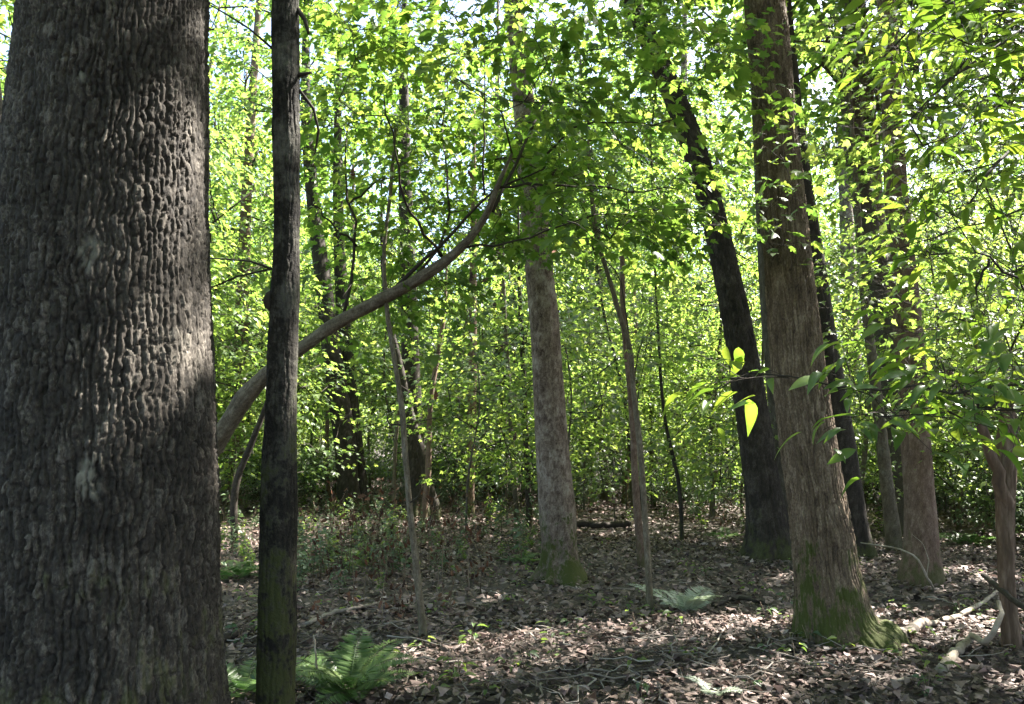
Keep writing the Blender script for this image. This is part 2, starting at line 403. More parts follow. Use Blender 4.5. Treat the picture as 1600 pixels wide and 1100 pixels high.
def leaf_objects(name, tmpl, key, P, D, Nn, S, mat, parent, origin):
    """each leaf an object of its own; all share one mesh"""
    if key not in _leaf_me:
        _leaf_me[key] = []
        for q in range(6):
            tv = tmpl[0].copy(); r = np.random.default_rng(q)
            tv[:, 2] += -r.uniform(-.08, .42) * tv[:, 1] ** 2 + r.uniform(-.25, .55) * np.abs(tv[:, 0]); tv[:, 0] = tv[:, 0] * r.uniform(.8, 1.15) + r.normal(0, .06) * tv[:, 1] ** 2
            me = mesh('leaf_shape', tv, tmpl[1], {'tint': np.zeros(len(tv))}, smooth=False); me.materials.append(mat); _leaf_me[key].append(me)
    mes = _leaf_me[key]
    X, Y, Z = basis(D, Nn)
    for i in range(len(P)):
        o = bpy.data.objects.new(name, mes[i % 6]); COL.objects.link(o); o.parent = parent
        p = P[i] - origin; s = S[i]
        o.matrix_basis = Matrix(((X[i][0]*s, Y[i][0]*s, Z[i][0]*s, p[0]), (X[i][1]*s, Y[i][1]*s, Z[i][1]*s, p[1]), (X[i][2]*s, Y[i][2]*s, Z[i][2]*s, p[2]), (0, 0, 0, 1)))

# sun flecks: places in the photograph where the sun gets through; the canopy has a hole on the line from there to the sun
FLECK = []
def fleck(P, r): FLECK.append((np.asarray(P, float), r))
def open_to_sun(P, D, S):
    P = P + D / np.linalg.norm(D, axis=1)[:, None] * (S * .5)[:, None]
    keep = np.ones(len(P), bool)
    for T, r in FLECK:
        q = P - T; a = q @ SUN
        d = np.linalg.norm(q - a[:, None] * SUN, axis=1)
        keep &= ~((d < .4 * S + r * (0.65 + 0.5 * _h(np.floor(P[:, 0] * 3), np.floor(P[:, 1] * 3), np.floor(P[:, 2] * 3), 5))) & (a > 0.8))
    return keep

def sprays(A, O, rng, n, L, size, lat=0.55, droop=0.35, flat=0.09, jit=0.35, geo=None, tw=0.0016):
    """flat sprays of n leaves at each anchor A, pointing along O; optionally adds the twigs to geo"""
    K = len(A)
    O = O.copy(); O[:, 2] *= 0.35; O += rng.normal(0, 0.25, O.shape) * [1, 1, 0.4]
    O /= np.linalg.norm(O, axis=1)[:, None]
    side = np.cross(O, [0, 0, 1.0]); side /= np.linalg.norm(side, axis=1)[:, None] + 1e-9
    tilt = rng.normal(0, 0.22, K); up = np.cross(side, O); side = side * np.cos(tilt)[:, None] + up * np.sin(tilt)[:, None]
    Ls = L * rng.uniform(0.7, 1.3, K)
    t = (np.arange(n)[None] + rng.random((K, n))) / n
    sg = np.where((np.arange(n)[None] + rng.integers(0, 2, (K, 1))) % 2 == 0, 1.0, -1.0)
    reach = lat * Ls[:, None] * (1.05 - t * 0.75) * rng.random((K, n)) ** 0.8
    P = A[:, None] + O[:, None] * (Ls[:, None] * (t - 0.15))[..., None] + side[:, None] * (sg * reach)[..., None]
    P += O[:, None] * (0.5 * reach)[..., None]
    P[..., 2] -= 0.25 * (t - 0.3) ** 2 * Ls[:, None] + 0.35 * reach ** 2 / (Ls[:, None] + .01)
    P += rng.normal(0, flat, P.shape) * [0.4, 0.4, 1.0]
    ang = sg * rng.uniform(0.2, 1.3, (K, n))
    D = O[:, None] * np.cos(ang)[..., None] + side[:, None] * np.sin(ang)[..., None]
    D[..., 2] -= droop * rng.uniform(0.2, 1.6, (K, n))
    Nn = np.array([0, 0, 1.0]) + rng.normal(0, jit, (K, n, 3))
    S = size * rng.uniform(0.6, 1.25, (K, n))
    if geo is not None:
        for k in range(K):
            s = np.linspace(0, 1, 4)[:, None]
            Q = A[k] + O[k] * (Ls[k] * (s * 0.95 - 0.15)); Q[:, 2] -= (0.25 * (s[:, 0] - 0.3) ** 2 * Ls[k])
            geo.tube(Q, np.linspace(tw * 1.5, tw * 0.6, 4), 3)
            for j in range(0, n, 2):
                c = A[k] + O[k] * (Ls[k] * max(-0.1, t[k, j] - 0.32)); c = c.copy(); c[2] -= 0.25 * max(0, (t[k, j] - .45)) ** 2 * Ls[k]
                geo.tube(np.array([c, (c + P[k, j]) / 2 + [0, 0, .01], P[k, j]]), [tw, tw * .8, tw * .5], 3)
    return P.reshape(-1, 3), D.reshape(-1, 3), Nn.reshape(-1, 3), S.reshape(-1)

def grow(roots, anchors, rng, up_pen=1.2, seg=0.5):
    """join every anchor to the nearest node of the growing skeleton; returns nodes, parents, which root node each hangs from, anchors' node ids"""
    N = [np.array(p) for p in roots]; par = [-1] * len(roots); home = list(range(len(roots)))
    R0 = np.array(roots)
    order = np.argsort([np.min(np.linalg.norm(R0 - a, axis=1)) for a in anchors])
    arr = np.zeros((len(roots) + len(anchors) * 8 + 10, 3)); arr[:len(roots)] = R0; cnt = len(roots)
    ids = np.zeros(len(anchors), int)
    for ai in order:
        a = anchors[ai]
        d = a - arr[:cnt]
        c = np.linalg.norm(d, axis=1) + up_pen * np.maximum(0, -d[:, 2] + 0.1)
        j = int(np.argmin(c)); p0 = arr[j].copy(); L = np.linalg.norm(a - p0)
        m = min(6, max(1, int(L / seg))); last = j
        bow = rng.normal(0, 0.07 * L, 3); bow[2] += 0.10 * L
        for k in range(1, m + 1):
            t = k / m
            q = p0 + (a - p0) * t + bow * math.sin(math.pi * t)
            if k < m: q = q + rng.normal(0, 0.03 * L / m + 0.004, 3)
            arr[cnt] = q; par.append(last); home.append(home[last]); last = cnt; cnt += 1
        ids[ai] = last
    return arr[:cnt], np.array(par), np.array(home), ids
def branch_meshes(nodes, par, home, nroot, r0, rmax, ns=5, pw=0.46):
    cnt = np.zeros(len(nodes)); kids = np.zeros(len(nodes), int)
    for i in range(len(nodes) - 1, -1, -1):
        if kids[i] == 0: cnt[i] += 1
        if par[i] >= 0: cnt[par[i]] += cnt[i]; kids[par[i]] += 1
    R = np.minimum(r0 * cnt ** pw, rmax)
    top = np.arange(len(nodes))           # the node that leaves the trunk
    for i in range(nroot, len(nodes)):
        top[i] = i if par[i] < nroot else top[par[i]]
    groups = {}
    for i in range(nroot, len(nodes)):
        groups.setdefault(int(top[i]), []).append(i)
    out = []
    for g, idx in groups.items():
        G = Geo()
        for i in idx:
            p = par[i]; ra = min(R[p], R[i] * 1.25) if p >= nroot else R[i] * 1.25
            G.tube(np.array([nodes[p], (nodes[p] * .5 + nodes[i] * .5), nodes[i] + (nodes[i] - nodes[p]) * 0.02]), [ra, (ra + R[i]) / 2, R[i]], ns)
        out.append(G)
    return out

# ------------------------------------------------------------------ trunks
def trunk_mesh(name, path, mat, ns=64, zvis=6.0, step=0.02, coarse=0.15, bark=None, seed=1, lobes=0.0, lobe_n=5, wob=0.02, scars=()):
    """path rows: x, y, z, r from below the ground upward.  bark: (cell width, cell length, depth)"""
    path = np.asarray(path, float)
    d = np.linalg.norm(np.diff(path[:, :3], axis=0), axis=1); s = np.concatenate([[0], np.cumsum(d)])
    svis = np.interp(zvis, path[:, 2], s) if path[-1, 2] > path[0, 2] else s[-1]
    q = np.concatenate([np.arange(0, svis, step), np.arange(svis, s[-1] + coarse * .5, coarse)]); q = q[q <= s[-1]]
    PR = spline(path, q); P = PR[:, :3]; R = np.maximum(PR[:, 3], 0.003)
    T, A, B = frames(P)
    th = np.linspace(0, TAU, ns, endpoint=False)
    nr = len(P)
    N = A[:, None] * np.cos(th)[None, :, None] + B[:, None] * np.sin(th)[None, :, None]
    ru = float(np.interp(0.35 * svis, q, R)); circ = TAU * ru
    z0 = path[0, 2] + 0.15
    h = np.repeat((P[:, 2] - z0)[:, None], ns, 1)
    TH = np.repeat(th[None], nr, 0); QQ = np.repeat(q[:, None], ns, 1)
    rad = R[:, None] * (1 + 0 * TH)
    nx, ny = np.cos(TH), np.sin(TH)
    rad = rad * (1 + wob * fbm(nx * 0.9, ny * 0.9, QQ * 1.3 / max(.3, ru * 4), 3, seed) * 2)
    if lobes:
        lb = np.cos(lobe_n * TH + seed + 1.5 * np.sin(TH * 2 + seed)) * 0.5 + 0.5 * vnoise(nx * 2, ny * 2, 0.3, seed + 3)
        rad = rad + lobes * R[:, None] * lb * np.exp(-np.maximum(h, 0) / 0.28) + lobes * .25 * R[:, None] * lb * np.exp(-np.maximum(h, 0) / 1.0)
    plate = np.full(TH.shape, 0.5)
    if bark:
        cw, cl, dep = bark
        nu = max(6, int(round(circ / cw)))
        bx_, by_ = nx * ru, ny * ru
        hf, hg = vnoise(bx_ / cw * 3.3, by_ / cw * 3.3, QQ / cw * 2.2, seed + 16), vnoise(bx_ / cw * 3.3 + 9, by_ / cw * 3.3, QQ / cw * 2.2, seed + 17)
        # ridges run up the trunk between wavering furrows that fade out and start again; cracks break the ridges into plates
        uu = TH / TAU * nu + .62 * vnoise(bx_ / (cw * 2.3), by_ / (cw * 2.3), QQ / (cl * 1.5), seed + 5) + .30 * vnoise(bx_ / (cw * .9), by_ / (cw * .9), QQ / (cl * .55), seed + 6) + .10 * hf
        zz = np.zeros_like(uu)
        nb = np.round(uu); db = np.abs(uu - nb); mb = np.mod(nb, nu)
        sB = .30 + .70 * sstep(-.45, .05, vnoise(mb * 3.7, zz + .5, QQ / (cl * 1.3), seed + 21))
        fis = (1 - np.clip((db - .07) / .14, 0, 1)) * sB
        c = np.mod(np.floor(uu), nu); hc = _h(c, zz, zz, seed + 30)
        vv = QQ / (cl * (.7 + .6 * hc)) + 7 * hc + .16 * hg + .25 * (uu - np.floor(uu)) * (hc * 4 - 2)
        nv = np.round(vv); dv = np.abs(vv - nv)
        crack = (1 - np.clip((dv - .03) / .07, 0, 1)) * (.2 + .8 * _h(c, nv, zz, seed + 31))
        cid = _h(c, np.floor(vv), zz, seed + 32)
        rough = fbm(bx_ / cw * 4, by_ / cw * 4, QQ / cw * 2.4, 2, seed + 11)
        fu, fv = uu - np.floor(uu) - .5, vv - np.floor(vv) - .5
        slope = fu * (_h(c, np.floor(vv), zz, seed + 33) - .5) * .9 + fv * (_h(c, np.floor(vv), zz, seed + 34) - .5) * .7
        flake = _h(np.floor(uu * 2 + .3 * hg), np.floor(vv * 3 + .3 * hf), zz, seed + 35) - .5
        ht = (1 - np.maximum(fis, crack)) * (.66 + .34 * cid + slope + .26 * flake) + 0.20 * rough
        big = 0.85 + 0.45 * fbm(bx_ * 5, by_ * 5, QQ * 2, 2, seed + 12)
        rad = rad + dep * (ht * big - 0.75)
        plate = np.clip(0.75 * cid + 0.4 * (rough + .3), 0, 1)
    V = P[:, None] + N * rad[..., None]
    scar = np.zeros(TH.shape)
    for (sp, sw, sh) in scars:
        dd = V - sp
        g = np.exp(-((dd[..., 0] ** 2 + dd[..., 1] ** 2) / sw ** 2 + dd[..., 2] ** 2 / sh ** 2))
        scar = np.maximum(scar, g * (0.65 + 0.9 * fbm(V[..., 0] * 35, V[..., 1] * 35, V[..., 2] * 22, 3, 77)))
    F = grid_faces(nr, ns)
    Vf = np.vstack([V.reshape(-1, 3), P[-1:]])
    b = (nr - 1) * ns; j = np.arange(ns)
    cap = np.stack([b + j, b + (j + 1) % ns, np.full(ns, nr * ns)], -1)
    ext = lambda a: np.concatenate([a.ravel(), [a.ravel()[-1]]])
    me = mesh(name, Vf, [F, cap], {'plate': ext(plate), 'h': ext(h), 'scar': ext(np.clip(scar, 0, 1))}, smooth=ns < 80)
    me.materials.append(mat)
    return me

def px_path(spec, Y, height=None, lean=0.0, topr=0.3):
    """photo trunk (x, y, width) rows from the foot up, standing in the plane Y, carried on above the frame to `height`"""
    rows = []
    for (x, y, w) in spec:
        p = at(x, y, Y); rows.append([*p, w * 0.5 * mpp(p)])
    a = rows[0]; b = rows[1]
    rows.insert(0, [a[0], a[1], min(a[2], 0.0) - 0.15, a[3] * 1.08])
    rows = np.array(rows)
    if height and height > rows[-1, 2] + 0.5:
        d = rows[-1, :3] - rows[-2, :3]; d /= np.linalg.norm(d)
        p = rows[-1, :3].copy(); r = rows[-1, 3]; n = 5; L = (height - p[2]) / n
        ext = []
        for k in range(n):
            d = d * 0.6 + np.array([0, 0, 1]) * 0.4; d /= np.linalg.norm(d)
            p = p + d * L
            ext.append([*p, r * (1 - (1 - topr) * (k + 1) / n)])
        rows = np.vstack([rows, ext])
    return rows
def at_z(path, z):
    return np.array([np.interp(z, path[:, 2], path[:, k]) for k in range(4)])

def crown_anchors(rng, c, rx, rz, n, bias=0.0):
    d = rng.normal(0, 1, (n, 3)); d /= np.linalg.norm(d, axis=1)[:, None]
    r = rng.random(n) ** 0.45
    p = d * r[:, None] * np.array([rx, rx, rz]) + c
    return p

def build_tree(name, label, path, mat, crown=None, group=None, cat='tree', leaf='canopy', tmpl=T_DIA, seed=0, n_leaf=24, size=0.15, L=0.8, r0=0.006, rmax=0.1, individual=0, near_twigs=False, twigmat=None, root_dz=1.0, root_z0=None, anchors=None, filt=True, **tk):
    rng = np.random.default_rng(seed + 100)
    base = np.array([path[0, 0], path[0, 1], 0.0]); base[2] = float(gz(base[0], base[1]))
    root = empty(name, base); tag(root, label, cat, group)
    pl = path.copy(); pl[:, :3] -= base
    obj('trunk', trunk_mesh('trunk', pl, mat, seed=seed, **{**tk, 'zvis': tk.get('zvis', 6.0) - base[2], 'scars': [(s[0] - base, s[1], s[2]) for s in tk.get('scars', ())]}), None, root)
    if crown or anchors is not None:
        if anchors is None:
            anchors = np.vstack([crown_anchors(rng, np.array(c), rx, rz, n) for (c, rx, rz, n) in crown])
        z0 = root_z0 if root_z0 is not None else anchors[:, 2].min() - 1.0
        zs = np.arange(max(z0, path[1, 2] + 0.3), path[-1, 2] + 0.01, root_dz)
        if len(zs) < 2: zs = np.linspace(path[-1, 2] * .7, path[-1, 2], 3)
        roots = np.array([at_z(path, z)[:3] for z in zs])
        nodes, par, home, ids = grow(roots, anchors, rng)
        finish_crown(root, base, nodes, par, home, len(roots), ids, rng, leaf, tmpl, n_leaf, size, L, r0, rmax, individual, near_twigs, twigmat, filt)
    return root

def finish_crown(root, base, nodes, par, home, nroot, ids, rng, leaf, tmpl, n_leaf, size, L, r0, rmax, individual, near_twigs, twigmat, filt=True, droop=0.35, lat=0.55, dead=0):
    gs = branch_meshes(nodes, par, home, nroot, r0, rmax, ns=6 if near_twigs else 4)
    A = nodes[ids]; O = A - nodes[par[ids]]
    nrm = np.linalg.norm(O, axis=1)[:, None]; O = O / (nrm + 1e-6)
    O[:, 2] *= 0.5
    tg = Geo() if near_twigs else None
    P, D, Nn, S = sprays(A, O, rng, n_leaf, L, size, geo=tg, droop=droop, lat=lat)
    if filt:
        k = open_to_sun(P, D, S); P, D, Nn, S = P[k], D[k], Nn[k], S[k]
    tm = twigmat or M['twig']
    for G in gs:
        V = np.vstack(G.V) - base; G.V = [V]; G.A = [np.zeros(len(V))]
        obj('branch', G.mesh('branch'), tm, root)
    if tg is not None:
        V = np.vstack(tg.V) - base; tg.V = [V]; tg.A = [np.zeros(len(V))]
        tag(obj('twigs', tg.mesh('twigs'), tm, root), kind='stuff')
    m = M[leaf]
    if individual:
        # the leaves that show largest in the picture are objects of their own
        q = P - CAM; dep = q @ FWD; xs = q @ RGT / np.maximum(dep, .1) * F_PX; ys = q @ UPV / np.maximum(dep, .1) * F_PX
        vis = (dep > 0.3) & (np.abs(xs) < 815) & (np.abs(ys) < 560)
        score = np.where(vis, S / dep, 0)
        pick = np.argsort(-score)[:individual]; pick = pick[score[pick] > 0]
        mask = np.zeros(len(P), bool); mask[pick] = True
        leaf_objects('leaf', tmpl, f'leaf_{leaf}_{len(tmpl[0])}', P[mask], D[mask], Nn[mask], S[mask], m, root, base)
        P, D, Nn, S = P[~mask], D[~mask], Nn[~mask], S[~mask]
    if len(P):
        tag(obj('crown', leaves_mesh('crown', tmpl, P - base, D, Nn, S, m, rng), None, root), kind='stuff')

# ================================================================== THE SETTING: ground
def polar_ground():
    rr = np.concatenate([np.linspace(0, 14, 120), np.geomspace(14.3, 900, 60)])
    na = 220; th = np.linspace(0, TAU, na, endpoint=False)
    R, TH = np.meshgrid(rr[1:], th, indexing='ij')
    X, Y = R * np.sin(TH), R * np.cos(TH) + 4.0
    Z = gz(X, Y)
    V = np.stack([X, Y, Z], -1).reshape(-1, 3)
    F = grid_faces(len(rr) - 1, na)
    V = np.vstack([V, [0, 4.0, float(gz(0, 4.0))]]); j = np.arange(na)
    return mesh('ground', V, [F[:, ::-1], np.stack([(j + 1) % na, j, np.full(na, len(V) - 1)], -1)[:, ::-1]])
def ground_mat():
    m, nt, N, L = material('forest_soil')
    n1 = noise(N, L, 0.7, 5); n2 = noise(N, L, 22.0, 6, 0.7); n3 = noise(N, L, 4.0, 5)
    f = mathn(N, L, 'MULTIPLY_ADD', n2, 1.1, mathn(N, L, 'MULTIPLY_ADD', n3, 0.5, -0.35), clamp=True)
    r = ramp(N, [(0.1, (0.02, 0.015, 0.012)), (0.45, (0.06, 0.045, 0.036)), (0.75, (0.13, 0.10, 0.08)), (1, (0.22, 0.17, 0.14))]); L.new(f, r.inputs[0])
    g = mathn(N, L, 'MULTIPLY_ADD', n1, 4.0, -2.2, clamp=True)
    c = mixc(N, L, mathn(N, L, 'MULTIPLY', g, 0.5), r.outputs[0], (0.05, 0.075, 0.02))
    p = N.new('ShaderNodeBsdfPrincipled'); L.new(c, p.inputs['Base Color']); p.inputs['Roughness'].default_value = 0.9
    b = N.new('ShaderNodeBump'); b.inputs['Strength'].default_value = 0.9; b.inputs['Distance'].default_value = 0.04
    L.new(n2, b.inputs['Height']); L.new(b.outputs[0], p.inputs['Normal'])
    o = N.new('ShaderNodeOutputMaterial'); L.new(p.outputs[0], o.inputs[0])
    return m
tag(obj('ground', polar_ground(), ground_mat()), kind='structure')

# ---- where the sun reaches
for (x, y, r) in ((850, 1012, .15), (880, 1018, .12), (905, 1032, .08), (812, 1003, .06), (860, 1050, .03), (1330, 1050, .15), (1290, 1062, .1), (1380, 1070, .14), (1240, 1078, .08), (1500, 890, .22), (1550, 905, .22), (1440, 882, .12), (1585, 1075, .12),
                  (1180, 830, .5), (905, 812, .6), (760, 800, .7), (1140, 965, .04), (1570, 960, .1), (720, 1010, .05), (980, 905, .04), (1100, 1010, .04), (1180, 1000, .05), (1480, 1050, .04), (600, 960, .03), (1060, 1075, .05), (950, 960, .03), (1230, 900, .05), (760, 940, .03)):
    fleck(ground_at(x, y), r)

for (x, y, Y, r) in ((1450, 150, 7.2, 1.3), (1560, 60, 7.4, 1.2), (1350, 330, 7.5, .9), (1540, 420, 7.5, .9), (1330, 60, 7.5, .8), (1480, 60, 3.0, .4), (1560, 130, 3.1, .35), (1400, 190, 3.0, .25), (1215, 250, 5.5, .35), (1215, 350, 5.5, .25), (1110, 345, 5.5, .2),
                     (600, 130, 6.2, .25), (760, 120, 6.0, .2), (1060, 230, 5.8, .3), (950, 290, 5.6, .2), (540, 60, 6.2, .25), (690, 210, 6.2, .15), (1120, 90, 6.4, .35), (850, 60, 6.2, .2), (500, 220, 6.3, .3), (640, 330, 6.2, .12), (880, 400, 6, .15),
                     (1160, 585, 2.45, .12), (1215, 600, 2.5, .12), (1500, 630, 2.8, .25), (1580, 610, 2.8, .25), (1500, 540, 7.5, .8), (1570, 650, 7.5, .8), (1420, 420, 8, .6)):
    fleck(at(x, y, Y), r)
SAP = []
# ================================================================== NAMED TREES, nearest first
# ---- the big ridged trunk
Y1 = 2.95
p1 = px_path([(152, 1290, 470), (150, 1200, 420), (152, 1000, 368), (154, 800, 358), (159, 600, 334), (163, 400, 306), (173, 200, 282), (183, 0, 262)], Y1, 17.0, topr=0.45)
def on_trunk(path, x, y, Y, f=0.92):
    """a point on the near face of a trunk"""
    p = at(x, y, Y); c = at_z(path, p[2]); r = c[3]
    d = ray(x, y); d = d / np.linalg.norm(d)
    o = CAM[:2] - c[:2]; a = d[:2] @ d[:2]; b = 2 * o @ d[:2]; cc = o @ o - r * r
    disc = b * b - 4 * a * cc
    t = (-b - math.sqrt(disc)) / (2 * a) if disc > 0 else (-b) / (2 * a)
    return CAM + d * t
for (x, y, r) in ((296, 245, .03), (291, 275, .04), (287, 305, .05), (292, 335, .04), (262, 350, .03), (294, 500, .02), (300, 540, .02)):
    fleck(on_trunk(p1, x, y, Y1), r)
for (x, y, r) in ((462, 580, .03), (463, 545, .03)): fleck(at(x, y, 3.2), r)
sc1 = [(on_trunk(p1, 140, 392, Y1), .035, .075), (on_trunk(p1, 138, 745, Y1), .045, .085), (on_trunk(p1, 130, 120, Y1), .02, .03), (on_trunk(p1, 200, 1080, Y1), .016, .03)]
build_tree('oak_tree', 'massive dark trunk with deeply ridged bark and two pale lichen patches', p1, M['bark_oak'],
           crown=[((-1.5, 3.5, 12.5), 4.5, 3.2, 150)], seed=3, ns=510, zvis=3.5, step=0.0072, coarse=0.3, bark=(0.026, 0.06, 0.021), lobes=0.10, scars=sc1, r0=0.012, rmax=0.14, size=0.2, n_leaf=34, root_z0=8)
# ---- slender mossy trunk beside it
p2 = px_path([(426, 1267, 66), (430, 1100, 61), (432, 1000, 60), (436, 800, 56), (440, 600, 48), (444, 480, 45), (447, 400, 42), (447, 200, 41), (446, 0, 42)], 3.2, 10.5, topr=0.35)
t2 = build_tree('ironwood_tree', 'slender mottled trunk with greenish moss low down, beside the massive trunk', p2, M['bark_thin'],
           crown=[((-0.9, 3.6, 8.2), 2.4, 1.7, 70)], seed=5, ns=120, zvis=4.2, step=0.013, bark=(0.024, 0.06, 0.006), lobes=0.1, wob=0.05, r0=0.006, rmax=0.035, size=0.12, n_leaf=24, root_z0=6)
# burl and stubs on the slender trunk
b2 = np.array(t2.location)
G = Geo(); c = at(424, 470, 3.2)
th = np.linspace(0, math.pi, 9)
G.tube(np.array([c + [0.02, 0, -.05], c + [-.005, -.01, -.02], c + [-.008, -.012, .0], c + [-.004, -.01, .02], c + [0.02, 0, .05]]) - b2, [0.012, .022, .024, .02, .01], 10)
obj('burl', G.mesh('burl'), M['darktwig'], t2)
G = Geo(); c = at(462, 118, 3.2); G.tube(np.array([c, c + [.03, -.01, .0], c + [.075, -.02, .004]]) - b2, [.012, .009, .005], 7); obj('branch_stub', G.mesh('branch_stub'), M['darktwig'], t2)
G = Geo(); G.tube(np.array([at(462, 10, 3.2), at(476, 30, 3.17), at(482, 52, 3.15)]) - b2, [.012, .010, .006], 7); obj('branch_stub', G.mesh('branch_stub'), M['darktwig'], t2)
# thin bare shoots left of it
G = Geo(); G.tube(np.array([at(425, 75, 3.2), at(390, 45, 3.3), at(350, 20, 3.4), at(318, 2, 3.5)]) - b2, [.006, .005, .004, .003], 5); obj('branch', G.mesh('branch'), M['darktwig'], t2)
G = Geo(); G.tube(np.array([at(424, 420, 3.2), at(390, 408, 3.3), at(350, 405, 3.4), at(322, 403, 3.5)]) - b2, [.006, .005, .004, .003], 5); G.tube(np.array([at(424, 420, 3.2), at(370, 432, 3.2), at(318, 455, 3.2)]) - b2, [.005, .004, .003], 5); obj('branch', G.mesh('branch'), M['darktwig'], t2)
G = Geo(); G.tube(np.array([at(467, 140, 3.2), at(490, 170, 3.25), at(498, 205, 3.3), at(492, 240, 3.3)]) - b2, [.008, .007, .006, .004], 5); obj('branch', G.mesh('branch'), M['darktwig'], t2)
# ---- dark trunk peeping out behind the massive one
p1b = px_path([(120, 980, 60), (80, 800, 58), (40, 600, 54), (5, 400, 50), (-14, 250, 48), (-24, 150, 46), (-40, 0, 44)], 6.4, 14)
build_tree('dark_tree', 'black trunk mostly hidden behind the massive ridged trunk', p1b, M['bark_black'], crown=[((-6.5, 7.5, 10.5), 3, 2.5, 70)], seed=8, ns=48, step=0.05, zvis=5, bark=(.03, .08, .008), size=.16, root_z0=6)

# ---- leaning understory maple whose leaves fill the upper middle
Y3 = 6.4
lean = [(180, 955, 46), (230, 860, 42), (285, 765, 38), (340, 685, 35), (400, 603, 31), (470, 545, 28), (540, 497, 26), (600, 466, 24), (660, 432, 21), (720, 388, 17), (760, 335, 14), (778, 290, 10), (800, 240, 6)]
depth3 = [7.4, 7.2, 7.0, 6.8, 6.6, 6.4, 6.3, 6.2, 6.1, 6.0, 5.9, 5.8, 5.8]
p3 = []
for (x, y, w), Y in zip(lean, depth3):
    p = at(x, y, Y); p3.append([*p, w * .40 * mpp(p) * (1 + .10 * math.sin(x * .21))])
p3 = np.array(p3); p3 = np.vstack([[p3[0, 0] - .05, p3[0, 1], -0.15, p3[0, 3] * 1.1], p3])
base3 = np.array([p3[0, 0], p3[0, 1], 0.0])
maple = empty('maple_tree', base3)
tag(maple, 'leaning understory maple, pale bowed stem arching under its own dark green leaves', 'tree')
pl = p3.copy(); pl[:, :3] -= base3
obj('trunk', trunk_mesh('trunk', pl, M['bark_sap'], ns=48, zvis=99, step=0.025, bark=(.022, .06, .005), wob=0.13, seed=9), None, maple)
rng3 = np.random.default_rng(33)
limbs = [[(600, 466, 6.2), (660, 412, 6.1), (715, 355, 6.0), (770, 298, 5.9), (810, 275, 5.8), (855, 262, 5.7)],
         [(775, 292, 5.85), (850, 290, 5.7), (930, 292, 5.6), (1000, 298, 5.5), (1062, 296, 5.4)],
         [(757, 305, 5.9), (757, 220, 5.95), (757, 150, 6.0), (756, 80, 6.0), (750, 0, 6.1)],
         [(855, 240, 5.9), (900, 200, 5.8), (960, 190, 5.7), (1040, 196, 5.6)],
         [(535, 500, 6.3), (552, 430, 6.3), (558, 385, 6.35), (545, 320, 6.4), (540, 270, 6.5), (548, 180, 6.6)],
         [(640, 442, 6.15), (690, 380, 6.5), (705, 300, 6.8), (690, 220, 7.0), (700, 100, 7.1)],
         [(545, 320, 6.4), (590, 285, 6.3), (640, 262, 6.2)],
         [(770, 330, 5.9), (830, 200, 6.3), (880, 90, 6.8), (930, 10, 7.2)],
         [(558, 385, 6.35), (500, 330, 6.1), (470, 290, 5.9)],
         [(690, 400, 6.05), (640, 330, 5.7), (620, 250, 5.4), (600, 150, 5.2)],
         [(810, 275, 5.8), (870, 330, 5.6), (940, 380, 5.4)],
         [(720, 388, 6.0), (830, 370, 5.9), (900, 345, 5.8), (1000, 330, 6.0)]]
roots3 = [p3[k, :3] for k in range(6, len(p3))]
limb_r = [.018, .011, .009, .010, .016, .015, .010, .016, .012, .014, .009, .010]
for li, lr in zip(limbs, limb_r):
    P = spline(np.array([at(*q) for q in li]), 12)
    P[1:-1] += rng3.normal(0, .012, (10, 3))
    G = Geo(); G.tube(P - base3, np.linspace(lr, lr * .35, 12), 6)
    obj('branch', G.mesh('branch'), M['twig'] if lr > .02 else M['darktwig'], maple)
    roots3 += list(P[2::2])
A3 = []
def region(x0, x1, y0, y1, Y0, Y1_, n, rng):
    return [at(rng.uniform(x0, x1), rng.uniform(y0, y1), rng.uniform(Y0, Y1_)) for _ in range(n)]
A3 += region(480, 800, -60, 200, 5.0, 7.8, 100, rng3)
A3 += region(480, 860, 180, 400, 6.15, 7.9, 88, rng3)
A3 += region(800, 1130, -60, 230, 5.0, 7.6, 95, rng3)
A3 += region(780, 1090, 230, 380, 5.0, 7.2, 55, rng3)
A3 += region(500, 720, 400, 560, 6.2, 7.8, 26, rng3)
# the bowed stem stays in view: nothing hangs close in front of it
bow_xy = spline(np.array([[x, y, 0.0] for x, y, w in lean[4:12]]), 60)
def clear_of_bow(p):
    q = p - CAM; d = q @ FWD; x, y = 800 + q[0] / d * F_PX, 550 - (q @ UPV) / d * F_PX
    return p[1] > 6.3 or np.min(np.hypot(bow_xy[:, 0] - x, bow_xy[:, 1] - y)) > 75
A3 = np.array([p for p in A3 if clear_of_bow(p)])
nodes, par, home, ids = grow(np.array(roots3), A3, rng3, up_pen=0.4, seg=0.3)
finish_crown(maple, base3, nodes, par, home, len(roots3), ids, rng3, 'maple', T_MAPLE, 19, 0.09, 0.5, 0.0024, 0.012, 300, True, M['darktwig'], filt=True, droop=0.4, lat=.6)
for (x, y, Y, dx, dz, r) in ((372, 645, 6.7, -.04, .09, .016), (505, 520, 6.35, .05, -.09, .014), (570, 482, 6.25, -.03, .10, .012), (690, 412, 6.05, .06, -.07, .010), (440, 566, 6.45, -.05, -.06, .018)):
    c = at(x, y, Y); G = Geo(); G.tube(np.array([c, c + [dx * .6, -.02, dz * .6], c + [dx, -.04, dz]]) - base3, [r, r * .8, r * .5], 7); obj('branch_stub', G.mesh('branch_stub'), M['bark_sap'], maple)
